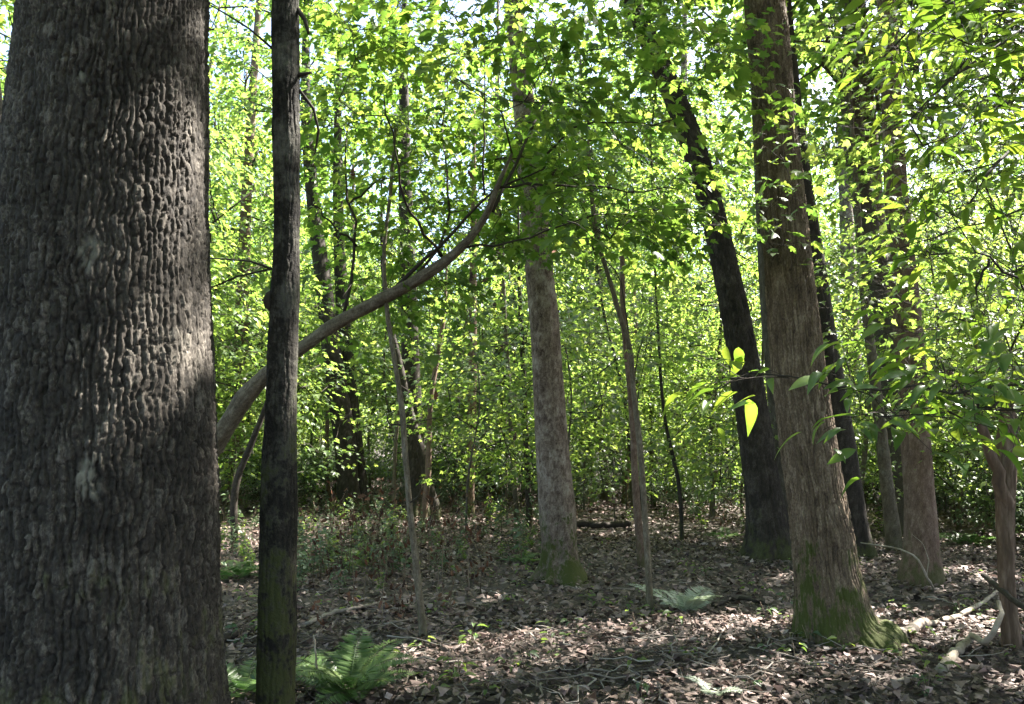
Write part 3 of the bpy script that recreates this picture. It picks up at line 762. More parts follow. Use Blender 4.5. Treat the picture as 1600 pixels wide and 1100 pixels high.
# a few dead leaves caught in it
dl = np.array([at(*q) for q in ((735, 272, 5.6), (868, 270, 5.7), (865, 392, 5.5), (552, 272, 6.2), (1045, 196, 5.5), (680, 618, 6.6), (805, 682, 7.0), (735, 432, 6.0), (758, 436, 5.9))])
Vd, Fd = t_deadlobed(4)
leaf_objects('dead_leaf', (Vd, Fd), 'dead_hanging_leaf', dl, rng3.normal(0, .4, (len(dl), 3)) + [0, 0, -1], rng3.normal(0, 1, (len(dl), 3)) + [0, -1, 0], np.full(len(dl), .09), M['brownleaf'], maple, base3)

# ---- brown ridged trunk on the right with mossy foot
p6 = px_path([(1318, 1012, 180), (1308, 985, 136), (1296, 920, 104), (1284, 830, 92), (1264, 700, 85), (1250, 600, 81), (1240, 500, 77), (1230, 400, 73), (1221, 300, 69), (1211, 200, 66), (1203, 100, 64), (1194, 0, 62)], 6.15, 18, topr=.4)
t6 = build_tree('tulip_tree', 'tall brown trunk with fine vertical ridges and bright moss on its flared foot', p6, M['bark_brown'],
           crown=[((2.5, 7.0, 13.5), 4.2, 3.0, 130)], seed=13, ns=320, zvis=5.2, step=0.0125, coarse=.35, bark=(0.027, 0.13, 0.018), lobes=0.14, lobe_n=4, r0=.012, rmax=.12, size=.2, n_leaf=34, root_z0=9)
b6 = np.array(t6.location)
# leafy shoots growing from that trunk
rng6 = np.random.default_rng(61)
A6 = np.array(region(1165, 1250, 120, 215, 5.2, 5.75, 7, rng6) + region(1180, 1250, 200, 300, 5.2, 5.75, 7, rng6) + region(1170, 1235, 300, 385, 5.2, 5.8, 7, rng6) + region(1100, 1130, 340, 370, 5.3, 5.6, 2, rng6))
R6 = np.array([at_z(p6, z)[:3] for z in (2.6, 3.0, 3.4, 3.9, 4.3)])
nodes, par, home, ids = grow(R6, A6, rng6, seg=.2)
finish_crown(t6, b6, nodes, par, home, len(R6), ids, rng6, 'maple', T_MAPLE, 7, .085, .22, .0018, .006, 150, True, M['darktwig'], filt=True)

# ---- pale blotched trunk in the middle
p4 = px_path([(878, 908, 88), (877, 885, 66), (871, 800, 57), (863, 700, 51), (857, 600, 48), (850, 500, 46), (840, 400, 43), (831, 300, 40), (822, 200, 36), (812, 100, 33), (802, 0, 30)], 9.0, 15, topr=.4)
build_tree('beech_tree', 'pale blotched trunk in the middle of the wood with dark moss on its foot', p4, M['bark_pale'],
           crown=[((0.0, 10, 12), 3.6, 2.8, 110)], seed=17, ns=90, zvis=7, step=0.027, bark=(.03, .07, .004), lobes=.3, r0=.01, rmax=.08, size=.2, n_leaf=34, root_z0=8.5)
# ---- black leaning trunk
p5 = px_path([(1206, 868, 92), (1203, 845, 74), (1194, 780, 57), (1183, 700, 53), (1168, 600, 49), (1151, 500, 45), (1136, 430, 42), (1120, 360, 39), (1095, 265, 37), (1055, 155, 35), (1022, 80, 31), (985, 0, 28)], 10.9, 16, topr=.4)
t5 = build_tree('gum_tree', 'black leaning trunk with a buttressed foot, behind the brown ridged trunk', p5, M['bark_black'],
           crown=[((0.5, 12, 13), 3.6, 2.8, 100)], seed=19, ns=90, zvis=9, step=0.03, bark=(.05, .12, .028), lobes=.35, lobe_n=3, r0=.01, rmax=.08, size=.2, n_leaf=34, root_z0=9.5)
# ---- trunks to the right of and behind the ridged one
def simple(name, label, spec, Y, H, mat, seed, group=None, crown=None, ns=40, step=.05, bark=(.03, .09, .006), zvis=9, **k):
    return build_tree(name, label, px_path(spec, Y, H, topr=.35), mat, crown=crown, seed=seed, ns=ns, step=step, bark=bark, zvis=zvis, group=group, **k)
simple('dark_tree', 'dark curved trunk standing just behind the right side of the brown ridged trunk', [(1342, 866, 58), (1340, 845, 46), (1325, 760, 43), (1308, 650, 41), (1292, 550, 37), (1276, 430, 31), (1262, 330, 27), (1245, 200, 24)], 10.9, 13, M['bark_black'], 23, crown=[((6, 11.5, 10.5), 3, 2.2, 70)], lobes=.3, size=.16, root_z0=7.5)
simple('grey_tree', 'thin grey trunk half hidden along the left edge of the brown ridged trunk', [(1236, 850, 34), (1222, 700, 30), (1207, 550, 27), (1196, 400, 24), (1188, 250, 20)], 12.2, 14, M['bark_far'], 24, crown=[((4.5, 13, 11.5), 2.6, 2, 60)], size=.16, root_z0=8.5)
simple('reddish_tree', 'stout reddish-brown trunk with a dark swollen foot, right of the brown ridged trunk', [(1440, 905, 66), (1440, 880, 58), (1438, 800, 46), (1431, 700, 43), (1425, 600, 41), (1417, 500, 42), (1409, 400, 38), (1400, 300, 34), (1394, 180, 30)], 8.95, 14, M['bark_red'], 29, crown=[((5.8, 9.6, 11.0), 3.2, 2.2, 80)], ns=80, step=.03, zvis=7, bark=(.03, .08, .008), lobes=.10, size=.16, root_z0=8)
simple('pale_tree', 'pale trunk with a mossy foot directly behind the reddish trunk', [(1420, 822, 74), (1412, 800, 52), (1400, 700, 50), (1388, 600, 46), (1377, 500, 43), (1366, 380, 38), (1352, 200, 34)], 14.8, 15, M['bark_pale'], 31, crown=[((8.2, 15.5, 12), 3, 2.3, 70)], lobes=.5, size=.17, root_z0=8.5)
simple('slim_tree', 'slim mossy stem between the reddish trunk and the brown ridged trunk', [(1397, 852, 26), (1386, 760, 20), (1378, 690, 18), (1365, 580, 16), (1350, 460, 13), (1340, 330, 10)], 11.9, 8, M['bark_sap'], 37, crown=[((5.6, 12.3, 6.2), 1.5, 1, 30)], ns=24, leaf='under', size=.11, root_z0=4)
simple('pale_tree', 'far pale trunk glimpsed between the dark curved trunk and the slim mossy stem', [(1346, 775, 34), (1340, 690, 30), (1334, 600, 27), (1328, 480, 24), (1322, 330, 20)], 24, 16, M['bark_pale'], 39, crown=[((10.5, 25, 12), 3, 2.5, 60)], ns=24, size=.18, root_z0=8.5)
# ---- left middle distance
simple('twin_tree', 'thicker dark trunk of a close pair beyond the slender mossy trunk', [(547, 800, 48), (545, 780, 39), (540, 700, 35), (529, 620, 33), (516, 530, 29), (504, 430, 25), (492, 340, 21), (480, 200, 18)], 18.8, 14, M['bark_black'], 41, crown=[((-5.0, 19, 11), 2.8, 2.3, 60)], group=None, bark=(.04, .1, .012), size=.17, root_z0=8)
simple('twin_tree', 'thinner black trunk of a close pair beyond the slender mossy trunk', [(572, 797, 34), (566, 770, 25), (556, 700, 24), (547, 620, 24), (538, 520, 22), (532, 430, 19), (528, 300, 16)], 19.2, 13, M['bark_black'], 43, crown=[((-4, 19.5, 10.5), 2.4, 2, 50)], size=.17, root_z0=8)
simple('grey_tree', 'dark grey trunk with dead leaves caught on it, behind the pale thin sapling', [(655, 800, 46), (654, 775, 36), (649, 700, 31), (643, 600, 29), (640, 500, 26), (637, 400, 24), (632, 250, 20)], 17.6, 13, M['bark_black'], 47, crown=[((-2.4, 18, 10.5), 2.6, 2, 50)], lobes=.3, bark=(.04, .1, .012), size=.17, root_z0=8)
simple('slim_tree', 'short forked stem leaning against the dark grey trunk', [(682, 806, 18), (672, 765, 14), (660, 715, 13), (640, 640, 12), (622, 560, 11), (606, 490, 9)], 16.9, 7.5, M['bark_black'], 48, crown=[((-3.0, 17, 6.3), 1.2, .8, 24)], ns=24, leaf='under', size=.12, root_z0=4.5)
simple('slim_tree', 'straight slim brown stem standing alone between the grey trunk and the pale blotched trunk', [(734, 797, 15), (736, 700, 14), (738, 600, 14), (739, 480, 12), (740, 350, 10)], 18.5, 10, M['bark_red'], 53, crown=[((-.9, 18.8, 8), 1.6, 1.4, 30)], ns=20, leaf='under', size=.12, root_z0=5.5)
simple('slim_tree', 'thinner of two slim poles just left of the pale blotched trunk', [(808, 812, 10), (803, 740, 9), (799, 680, 8), (793, 570, 8), (788, 480, 7)], 16.2, 6, M['bark_far'], 54, crown=[((-.1, 16.4, 5), 1.0, .7, 20)], ns=16, leaf='under', size=.12, root_z0=3.5)
simple('slim_tree', 'darker of two slim poles just left of the pale blotched trunk', [(827, 818, 11), (824, 740, 10), (820, 640, 9), (816, 540, 8), (812, 460, 7)], 15.4, 6.5, M['bark_black'], 55, crown=[((.3, 15.6, 5.4), 1.0, .7, 20)], ns=16, leaf='under', size=.12, root_z0=3.8)
# ---- thin saplings in front
def sapling(name, label, pts, Y, mat, seed, shoots, leaf='under', n_leaf=10, size=.075, H=None, ns=20, anchors=None, twig='darktwig'):
    P = px_path(pts, Y, H, topr=.4); base = np.array([P[0, 0], P[0, 1], float(gz(P[0, 0], P[0, 1]))])
    r = empty(name, base); tag(r, label, 'sapling')
    pl = P.copy(); pl[:, :3] -= base
    obj('trunk', trunk_mesh('trunk', pl, mat, ns=ns, zvis=99, step=.03, bark=(.015, .04, .0012), wob=.08, seed=seed), None, r)
    rng = np.random.default_rng(seed)
    for sh in shoots:
        Q = spline(np.array([at(x, y, yy) for x, y, yy in sh]), 10); Q[1:-1] += rng.normal(0, .01, (8, 3))
        G = Geo(); G.tube(Q - base, np.linspace(.009, .003, 10), 5); obj('branch', G.mesh('branch'), M[twig], r)
    if anchors is not None:
        zs = np.linspace(P[-1, 2] * .45, P[-1, 2], 6)
        roots = [at_z(P, z)[:3] for z in zs] + [at(*q) for sh in shoots for q in sh[1:]]
        nodes, par, home, ids = grow(np.array(roots), np.array(anchors), rng, seg=.3)
        finish_crown(r, base, nodes, par, home, len(roots), ids, rng, leaf, T_STAR, n_leaf, size, .4, .002, .006, 120, True, M[twig])
    return r
rs = np.random.default_rng(71)
sapling('sapling', 'pale thin sapling stem with a small hooked shoot, rising from the leaf litter', [(661, 992, 13), (655, 930, 11), (648, 860, 11), (641, 800, 10), (634, 720, 9), (628, 640, 9), (616, 560, 8), (604, 480, 7), (600, 400, 6), (610, 300, 6), (618, 200, 5)], 6.2, M['bark_sap'], 72,
        [[(640, 790, 6.2), (652, 775, 6.15), (658, 760, 6.12), (657, 742, 6.1)], [(627, 665, 6.2), (612, 664, 6.2), (604, 650, 6.2), (608, 640, 6.2)]], anchors=region(540, 690, 150, 460, 5.9, 6.8, 16, rs))
sapling('sapling', 'tall thin sapling with a crooked forking stem right of the pale blotched trunk', [(1015, 946, 12), (1012, 870, 10), (1006, 780, 9), (999, 690, 9), (990, 610, 8), (984, 545, 8), (968, 490, 8), (950, 430, 7), (934, 375, 8), (925, 310, 7), (918, 220, 5)], 7.38, M['bark_sap'], 74,
        [[(984, 545, 7.38), (975, 470, 7.4), (960, 420, 7.5), (935, 395, 7.5), (890, 350, 7.4)], [(990, 600, 7.38), (1000, 540, 7.5), (1030, 500, 7.8)]], anchors=region(860, 1050, 200, 420, 7.0, 8.2, 22, rs) + region(930, 1060, 420, 560, 7.2, 8.4, 7, rs))
sapling('sapling', 'mossy brown stem close behind the crooked forking sapling', [(1002, 882, 14), (998, 830, 12), (992, 740, 11), (988, 660, 9), (981, 580, 8), (974, 500, 9), (972, 400, 7)], 9.9, M['bark_red'], 76,
        [[(990, 660, 9.9), (1000, 600, 9.9), (1010, 540, 10)]], anchors=region(930, 1060, 380, 560, 9.4, 10.6, 20, rs))
sapling('sapling', 'dark stick-thin sapling leaning behind the slender mossy trunk', [(372, 745, 11), (390, 700, 10), (408, 655, 9), (425, 610, 8), (440, 560, 6), (455, 500, 5)], 12.0, M['bark_black'], 78, [], anchors=region(440, 500, 480, 600, 11.6, 12.5, 8, rs), ns=10)
rp = np.random.default_rng(79)
for k in range(16):
    Y = rp.uniform(12.5, 24); x = rp.uniform(360, 1560); w = rp.uniform(5, 10); ln = rp.normal(0, 26)
    yb = 550 + (math.tan(PITCH + math.atan(CAM_H / Y))) * F_PX
    P = px_path([(x, yb, w * 1.2), (x + ln * .3 + rp.normal(0, 4), yb - 80, w), (x + ln * .6 + rp.normal(0, 5), yb - 190, w * .85), (x + ln + rp.normal(0, 6), yb - 330, w * .65)], Y, rp.uniform(4.5, 7.5))
    base = np.array([P[0, 0], P[0, 1], float(gz(P[0, 0], P[0, 1]))]); r = empty('pole_sapling', base); SAP.append((r, P[0, 0], P[0, 1], k))
    pl = P.copy(); pl[:, :3] -= base
    obj('trunk', trunk_mesh('trunk', pl, M[('bark_far', 'bark_black', 'bark_sap', 'bark_red')[k % 4]], ns=8, zvis=99, step=.15, wob=.1, seed=800 + k), None, r)
    A = crown_anchors(rp, P[-1, :3] - [0, 0, .9], .9, .9, 14); roots = np.array([at_z(P, z)[:3] for z in np.linspace(P[-1, 2] * .5, P[-1, 2], 5)])
    nodes, par, home, ids = grow(roots, A, rp)
    finish_crown(r, base, nodes, par, home, 5, ids, rp, 'under', T_DIA, 16, .10, .5, .004, .012, 0, False, M['darktwig'])
# ---- rotten forked snag at the right edge
sn = px_path([(1580, 1002, 28), (1576, 950, 24), (1571, 850, 25), (1570, 760, 29), (1573, 700, 33), (1576, 660, 26), (1574, 630, 16), (1570, 600, 7)], 6.05)
bs = np.array([sn[0, 0], sn[0, 1], 0.0]); snag = empty('tree_snag', bs); tag(snag, 'rotten reddish snag with a broken forked top and bare side limb', 'snag')
pl = sn.copy(); pl[:, :3] -= bs
obj('trunk', trunk_mesh('trunk', pl, M['rot'], ns=60, zvis=99, step=.015, bark=(.02, .14, .012), wob=.12, seed=81, lobes=.2), None, snag)
G = Geo(); Q = spline(np.array([at(1572, 800, 6.05), at(1560, 745, 6.0), at(1545, 700, 5.98), at(1528, 655, 5.95), at(1514, 625, 5.95), at(1500, 600, 5.9), at(1480, 575, 5.9)]), 16); Q[1:-1] += np.random.default_rng(3).normal(0, .006, (14, 3))
G.tube(Q - bs, np.linspace(.055, .018, 16), 9); obj('limb', G.mesh('limb'), M['rot'], snag)

# ---- near tree just outside the frame on the right; its branches of long glossy leaves reach in
rngr = np.random.default_rng(91)
pr = np.array([[3.15, 3.3, -.15, .09], [3.12, 3.3, .3, .075], [3.05, 3.35, 1.5, .06], [2.95, 3.4, 2.8, .05], [2.8, 3.5, 4.2, .035], [2.75, 3.5, 5.2, .02]])
br = np.array([pr[0, 0], pr[0, 1], 0.0]); buck = empty('buckeye_tree', br)
tag(buck, 'young tree with long glossy leaves reaching in over the snag and fallen branches', 'tree')
pl = pr.copy(); pl[:, :3] -= br
obj('trunk', trunk_mesh('trunk', pl, M['bark_sap'], ns=30, zvis=99, step=.04, bark=(.02, .05, .002), seed=92), None, buck)
rl = [[(1700, 100, 3.4), (1600, 215, 3.2), (1560, 255, 3.1), (1530, 290, 3.0), (1510, 325, 2.95)],
      [(1720, 420, 3.3), (1640, 470, 3.0), (1590, 435, 2.9), (1545, 405, 2.85), (1525, 395, 2.8)],
      [(1545, 405, 2.85), (1530, 440, 2.9), (1518, 480, 2.95)],
      [(1730, 560, 3.2), (1620, 600, 2.9), (1500, 610, 2.75), (1400, 605, 2.65), (1300, 598, 2.55), (1230, 590, 2.5), (1165, 582, 2.45)],
      [(1720, -50, 3.5), (1640, 20, 3.2), (1560, 70, 3.0), (1480, 130, 2.95), (1420, 190, 2.9)],
      [(1740, -160, 3.6), (1640, -80, 3.3), (1520, -20, 3.1), (1430, 40, 3.0), (1380, 90, 3.0)],
      [(1620, 600, 2.9), (1540, 640, 2.8), (1450, 655, 2.7), (1390, 670, 2.65)],
      [(1740, 250, 3.4), (1650, 300, 3.3), (1560, 340, 3.4), (1470, 370, 3.5), (1400, 390, 3.5)]]
rr_ = [.016, .013, .006, .009, .014, .014, .006, .008]
rootsr = []
for li, lr in zip(rl, rr_):
    Q = spline(np.array([at(*q) for q in li]), 12); Q[1:-1] += rngr.normal(0, .008, (10, 3))
    if li[0][0] > 1690:    # carried back to the stem
        j = int(np.argmin(np.abs(pr[:, 2] - (Q[0, 2] - .3)))); Q = np.vstack([pr[j, :3], Q])
    G = Geo(); G.tube(Q - br, np.linspace(lr, max(.0022, lr * .25), len(Q)), 6); obj('branch', G.mesh('branch'), M['darktwig'], buck)
    rootsr += list(Q[3:])
Ar = region(1400, 1640, -40, 180, 2.6, 3.6, 46, rngr) + region(1440, 1640, 160, 340, 2.7, 3.6, 30, rngr) + region(1430, 1640, 340, 520, 2.7, 3.5, 14, rngr) + \
     region(1430, 1640, 560, 660, 2.4, 3.2, 24, rngr) + region(1330, 1440, 600, 670, 2.4, 2.8, 4, rngr) + [at(1165, 584, 2.45), at(1215, 588, 2.5), at(1300, 600, 2.55)]
nodes, par, home, ids = grow(np.array(rootsr), np.array(Ar), rngr, up_pen=.3, seg=.2)
finish_crown(buck, br, nodes, par, home, len(rootsr), ids, rngr, 'glossy', T_LONG, 11, .098, .26, .0014, .005, 300, True, M['darktwig'], filt=True, droop=.16, lat=.45)

# ---- understory tree behind it on the right: masses of small bright leaves
rngu = np.random.default_rng(95)
pu = np.array([[5.6, 7.0, -.15, .07], [5.6, 7.0, .3, .06], [5.45, 7.0, 2.0, .05], [5.2, 6.9, 3.6, .04], [4.9, 6.8, 5.2, .02], [4.8, 6.8, 6.2, .01]])
Au = np.array(region(1270, 1640, -80, 240, 5.6, 8.6, 120, rngu) + region(1280, 1640, 220, 480, 5.8, 8.6, 75, rngu) + region(1470, 1640, 470, 720, 6.4, 8.6, 56, rngu) + region(1290, 1400, 430, 560, 7.5, 9, 8, rngu))
build_tree('hornbeam_tree', 'bushy understory tree of small bright leaves above the rotten snag', pu, M['bark_sap'], anchors=Au, seed=96, leaf='under', tmpl=T_STAR, ns=20, step=.06, n_leaf=18, size=.085, L=.5, r0=.0025, rmax=.02, individual=300, near_twigs=True, twigmat=M['darktwig'], root_dz=.5, root_z0=1.6)

# ================================================================== WOOD BEYOND AND OVERHEAD
# trees added out of the frame on the sunny side whose crowns shade the foreground
rc = np.random.default_rng(121)
shade_pos = [(6.5, 4.2), (9.5, 7.2), (12.5, 4.0), (13.5, 9.5), (17, 7), (16.5, 12.5), (20.5, 10), (9.8, 11.5), (8, 1.0), (13, .2), (20, 15.5), (24, 12.5), (12, 15.0), (4.2, 0.2), (10, 3.5), (17, 3), (6.8, 13.8), (8.2, 9.4), (11.6, 9.2)]
for i, (x, y) in enumerate(shade_pos):
    H = rc.uniform(14, 18); r = rc.uniform(.13, .24)
    path = np.array([[x, y, -.15, r * 1.35], [x, y, .3, r * 1.1], [x + rc.normal(0, .1), y, 3, r], [x + rc.normal(0, .3), y + rc.normal(0, .3), 8, r * .75], [x + rc.normal(0, .5), y + rc.normal(0, .5), H, r * .25]])
    build_tree('canopy_tree', 'tall leafy canopy tree added to shade the foreground, off to the right of the reddish trunk and snag', path, M['bark_far'], crown=[((x, y, H * .72), rc.uniform(3.3, 4.3), 3.0, 160)], group='canopy trees added for shade on the right', seed=200 + i, ns=20, step=.25, zvis=1, coarse=.4,
               n_leaf=42, size=.25, L=.95, r0=.012, rmax=.08, tmpl=T_QUAD, root_z0=H * .45, root_dz=1.4)

def proto_tree(seed, H, cr, crz, cz, nA, nL, size, r, leaf, tmpl, extra=None, L=.9):
    rng = np.random.default_rng(seed)
    path = np.array([[0, 0, -.3, r * 1.4], [0, 0, .25, r * 1.12], [rng.normal(0, .12), rng.normal(0, .12), H * .2, r], [rng.normal(0, .3), rng.normal(0, .3), H * .5, r * .75], [rng.normal(0, .5), rng.normal(0, .5), H, r * .2]])
    root = empty('proto', (0, 0, 0))
    obj('trunk', trunk_mesh('trunk', path, M[extra or 'bark_far'], ns=16, step=.12, zvis=H * .5, coarse=.5, bark=(.05, .15, .01), seed=seed, lobes=.2), None, root)
    A = crown_anchors(rng, np.array([0, 0, cz]), cr, crz, nA)
    zs = np.arange(max(.4, cz - crz - .6), H, max(.5, H / 14)); roots = np.array([at_z(path, z)[:3] for z in zs])
    nodes, par, home, ids = grow(roots, A, rng, up_pen=.6)
    finish_crown(root, np.zeros(3), nodes, par, home, len(roots), ids, rng, leaf, tmpl, nL, size, L, .006 if H < 8 else .012, .05 if H < 8 else .1, 0, False, M['darktwig'], filt=False)
    return root
far_protos = [proto_tree(301, 17, 3.8, 4.6, 11.8, 300, 34, .18, .17, 'canopy', T_QUAD),
              proto_tree(302, 20, 4.2, 5.4, 13.5, 330, 34, .19, .22, 'canopy', T_QUAD, 'bark_pale'),
              proto_tree(303, 14, 3.4, 4.6, 9.0, 280, 34, .17, .12, 'canopy', T_QUAD, 'bark_black'),
              proto_tree(304, 18, 3.6, 6.6, 10.8, 320, 34, .18, .19, 'canopy', T_QUAD, 'bark_red')]
und_protos = [proto_tree(311, 4.2, 1.7, 1.7, 2.5, 170, 26, .105, .026, 'under', T_DIA, L=.6),
              proto_tree(312, 5.6, 2.0, 2.4, 3.2, 210, 26, .11, .032, 'under', T_DIA, L=.65),
              proto_tree(313, 3.0, 1.5, 1.3, 1.8, 130, 26, .095, .02, 'under', T_DIA, L=.55),
              proto_tree(314, 7.0, 2.3, 3.0, 4.2, 250, 26, .115, .04, 'under', T_DIA, L=.7)]
shr_protos = [proto_tree(321, 1.5, .95, .65, .85, 75, 22, .085, .012, 'weed', T_DIA, L=.45),
              proto_tree(322, 1.1, .75, .5, .6, 65, 22, .075, .010, 'weed', T_DIA, L=.4),
              proto_tree(323, 2.0, 1.2, .95, 1.1, 90, 22, .09, .014, 'weed', T_DIA, L=.5)]
airy_protos = [proto_tree(331, 3.4, 1.5, 1.3, 2.0, 44, 26, .095, .016, 'under', T_STAR, L=.7), proto_tree(332, 4.6, 1.7, 1.8, 2.7, 56, 26, .10, .02, 'under', T_STAR, L=.75), proto_tree(333, 2.4, 1.2, .9, 1.4, 34, 26, .085, .012, 'under', T_STAR, L=.6)]
used = set()
MARKS = [((-1.6, 3.0), 'massive ridged trunk'), ((-.97, 3.2), 'slender mottled trunk'), ((.58, 9.0), 'pale blotched trunk'), ((3.6, 10.9), 'black leaning trunk'), ((2.6, 6.15), 'brown ridged trunk'),
         ((4.7, 8.95), 'stout reddish trunk'), ((-3.95, 18.8), 'close pair of trunks'), ((-2.1, 17.6), 'dark grey trunk'), ((-.7, 6.2), 'pale thin sapling'), ((1.3, 7.4), 'crooked forking sapling'),
         ((3.9, 6.05), 'rotten snag'), ((-1.2, 4.65), 'full green fern'), ((-1.0, 18.5), 'straight slim brown stem'), ((.3, 15.8), 'two slim poles')]
FARM = ('massive ridged trunk', 'slender mottled trunk', 'close pair of trunks', 'dark grey trunk', 'straight slim brown stem', 'two slim poles', 'pale blotched trunk', 'crooked forking sapling', 'black leaning trunk', 'brown ridged trunk', 'stout reddish trunk', 'rotten snag')
def mark(x, y, far):
    if far: return min((m for m in MARKS if m[1] in FARM), key=lambda m: abs(m[0][0] / m[0][1] - x / y))[1]
    return min(MARKS, key=lambda m: (m[0][0] - x) ** 2 + (m[0][1] - y) ** 2)[1]
def put(protos, name, label, cat, group, spots, rng, smin, smax, far=True):
    for (x, y) in spots:
        k = int(rng.integers(len(protos))); p = protos[k]
        loc = (x, y, float(gz(x, y)) - .02); rz = rng.uniform(0, TAU); s = rng.uniform(smin, smax) * (1 + max(0, y - 26) / 45 if name == 'understory_tree' else 1)
        if id(p) in used: o = copy_thing(p, loc, rz, s)
        else:
            used.add(id(p)); o = p; o.location = loc; o.rotation_euler = (0, 0, rz); o.scale = (s, s, s)
        o.name = name
        if isinstance(label, (list, tuple)):
            lb = label[k % len(label)] + (' in line with the ' if far else ' near the ') + mark(x, y, far)
            if far: lb = label[k % len(label)] + ' beyond the ' + mark(x, y, far)
        else: lb = label
        tag(o, lb, cat, group)
def scatter(rng, n, y0, y1, spread, dmin, ok=None, bias=1.0):
    out = []; tries = 0
    while len(out) < n and tries < 20000:
        tries += 1
        y = y0 + (y1 - y0) * rng.random() ** bias; x = rng.uniform(-1, 1) * (spread * y + 2)
        if ok and not ok(x, y): continue
        if all((x - a) ** 2 + (y - b) ** 2 > dmin ** 2 for a, b in out): out.append((x, y))
    return out
rf = np.random.default_rng(131)
for (r, x, y, k) in SAP:
    tag(r, ('thin grey bare-stemmed pole sapling', 'thin black bare-stemmed pole sapling', 'thin mottled bare-stemmed pole sapling', 'thin reddish bare-stemmed pole sapling')[k % 4] + ' beyond the ' + mark(x, y, True), 'sapling', 'thin pole saplings of the wood beyond')
ok_far = lambda x, y: not (3 < x < 27 and y < 20) and not (-2 < x < 16 and 20 < y < 30 and (x * 7 + y * 3) % 5 < 2.2)
put(far_protos, 'canopy_tree', ['tall canopy tree with grey-brown trunk', 'tallest canopy tree with pale trunk', 'slim canopy tree with blackish trunk', 'long-crowned canopy tree with reddish trunk'], 'tree', 'canopy trees of the wood beyond', [(-7.6, 21.5), (-10.6, 28), (-12.6, 36)] + scatter(rf, 72, 21, 85, .85, 3.0, ok_far), rf, .85, 1.2)
put(far_protos, 'canopy_tree', 'tall unseen canopy tree added for shade left of the massive ridged trunk', 'tree', 'unseen canopy trees added to the left', [(-7, 5), (-9, 10), (-12, 7), (-6, -3), (-13, 15), (-11, 0)], rf, .8, 1.05)  # added out of view to dim the light from the left
put(far_protos, 'canopy_tree', 'tall unseen canopy tree added for shade behind the viewpoint, facing the massive ridged trunk', 'tree', 'unseen canopy trees added behind', [(1.5, -7), (-3, -9), (7, -6), (12, -8), (-1, -4.5), (4, -4), (-5.5, -6), (9.5, -3)], rf, .8, 1.0)  # added out of view; they hold back sky light from behind the camera
put(und_protos, 'understory_tree', ['man-high leafy understory sapling', 'tall bushy understory sapling', 'short broad understory sapling', 'tallest full-leaved understory sapling'], 'sapling', 'understory saplings of the wood beyond', scatter(rf, 200, 13, 60, .78, 1.35, lambda x, y: (y > 20 or x < -.42 * y or (x > 2.5 and y > 15.5)) and not (y < 24 and abs(x / y - .43) < .07), 1.1), rf, .8, 1.25)
put(airy_protos, 'understory_tree', ['thin-stemmed sapling with open flat sprays', 'taller thin-stemmed sapling with open flat sprays', 'low thin-stemmed sapling with open flat sprays'], 'sapling', 'airy saplings among the farther trunks',
    scatter(rf, 62, 12.5, 24, .72, 1.2, lambda x, y: not (abs(x / y + .21) < .045 and y < 19) and not (abs(x / y + .12) < .035 and y < 18)), rf, .8, 1.2)
put(shr_protos, 'shrub', ['waist-high bright green shrub', 'knee-high grey-green shrub', 'chest-high loose green shrub'], 'shrub', 'shrubs in the undergrowth', scatter(rf, 190, 10.5, 42, .78, .8, lambda x, y: y > 19.5 or (x < -.36 * y and y > 13) or x > .6 * y, 1.2), rf, .7, 1.2)

# ================================================================== FOREST FLOOR
rl_ = np.random.default_rng(151)
def litter_points(n, y0, y1, spread, bias=1.0):
    y = y0 + (y1 - y0) * rl_.random(n) ** bias; x = rl_.uniform(-1, 1, n) * (spread * y + 1.2); return x, y
def t_chip(seed):
    r = np.random.default_rng(seed); V, F = t_diamond(); V = V.copy(); V[:, 0] *= 1.2; V[:, 1] -= .5; V[:, 2] = r.normal(0, .12, 5); V[:, 2] -= V[:, 2].min(); return V, F
DT = [t_dead(1), t_dead(2), t_deadlobed(3), t_dead(4), t_deadlobed(5), t_dead(6)]
def litter_arrays(x, y, size, lift=.012):
    n = len(x); P = np.stack([x, y, gz(x, y) + rl_.uniform(0, lift, n)], -1)
    a = rl_.uniform(0, TAU, n); D = np.stack([np.cos(a), np.sin(a), rl_.normal(0, .22, n)], -1)
    Nn = np.array([0, 0, 1.0]) + rl_.normal(0, .42, (n, 3)); S = size * rl_.uniform(.4, 1.45, n)
    return P, D, Nn, S
G = Geo()
for k, t in enumerate(DT):
    for (n, y0, y1, sp, sz) in ((5600, 2.2, 7.5, .78, .057), (6000, 6.5, 14, .75, .066), (5000, 12, 30, .75, .11)):
        x, y = litter_points(n, y0, y1, sp, .65)
        P, D, Nn, S = litter_arrays(x, y, sz, .04)
        tt = t_chip(k) if y0 > 10 else (t if y0 < 5 and k % 3 else t_chip(k + 10))
        tn = np.where(rl_.random(n) < .80, .5 * rl_.random(n), .55 + .45 * rl_.random(n))
        V, F = leaves_VF(tt, P, D, Nn, S); G.add(V, F, np.repeat(tn, len(tt[0])))
tag(obj('leaf_litter', G.mesh('leaf_litter', False), M['litter']), 'carpet of brown and grey dead leaves covering the forest floor', 'leaf litter', None, 'stuff')
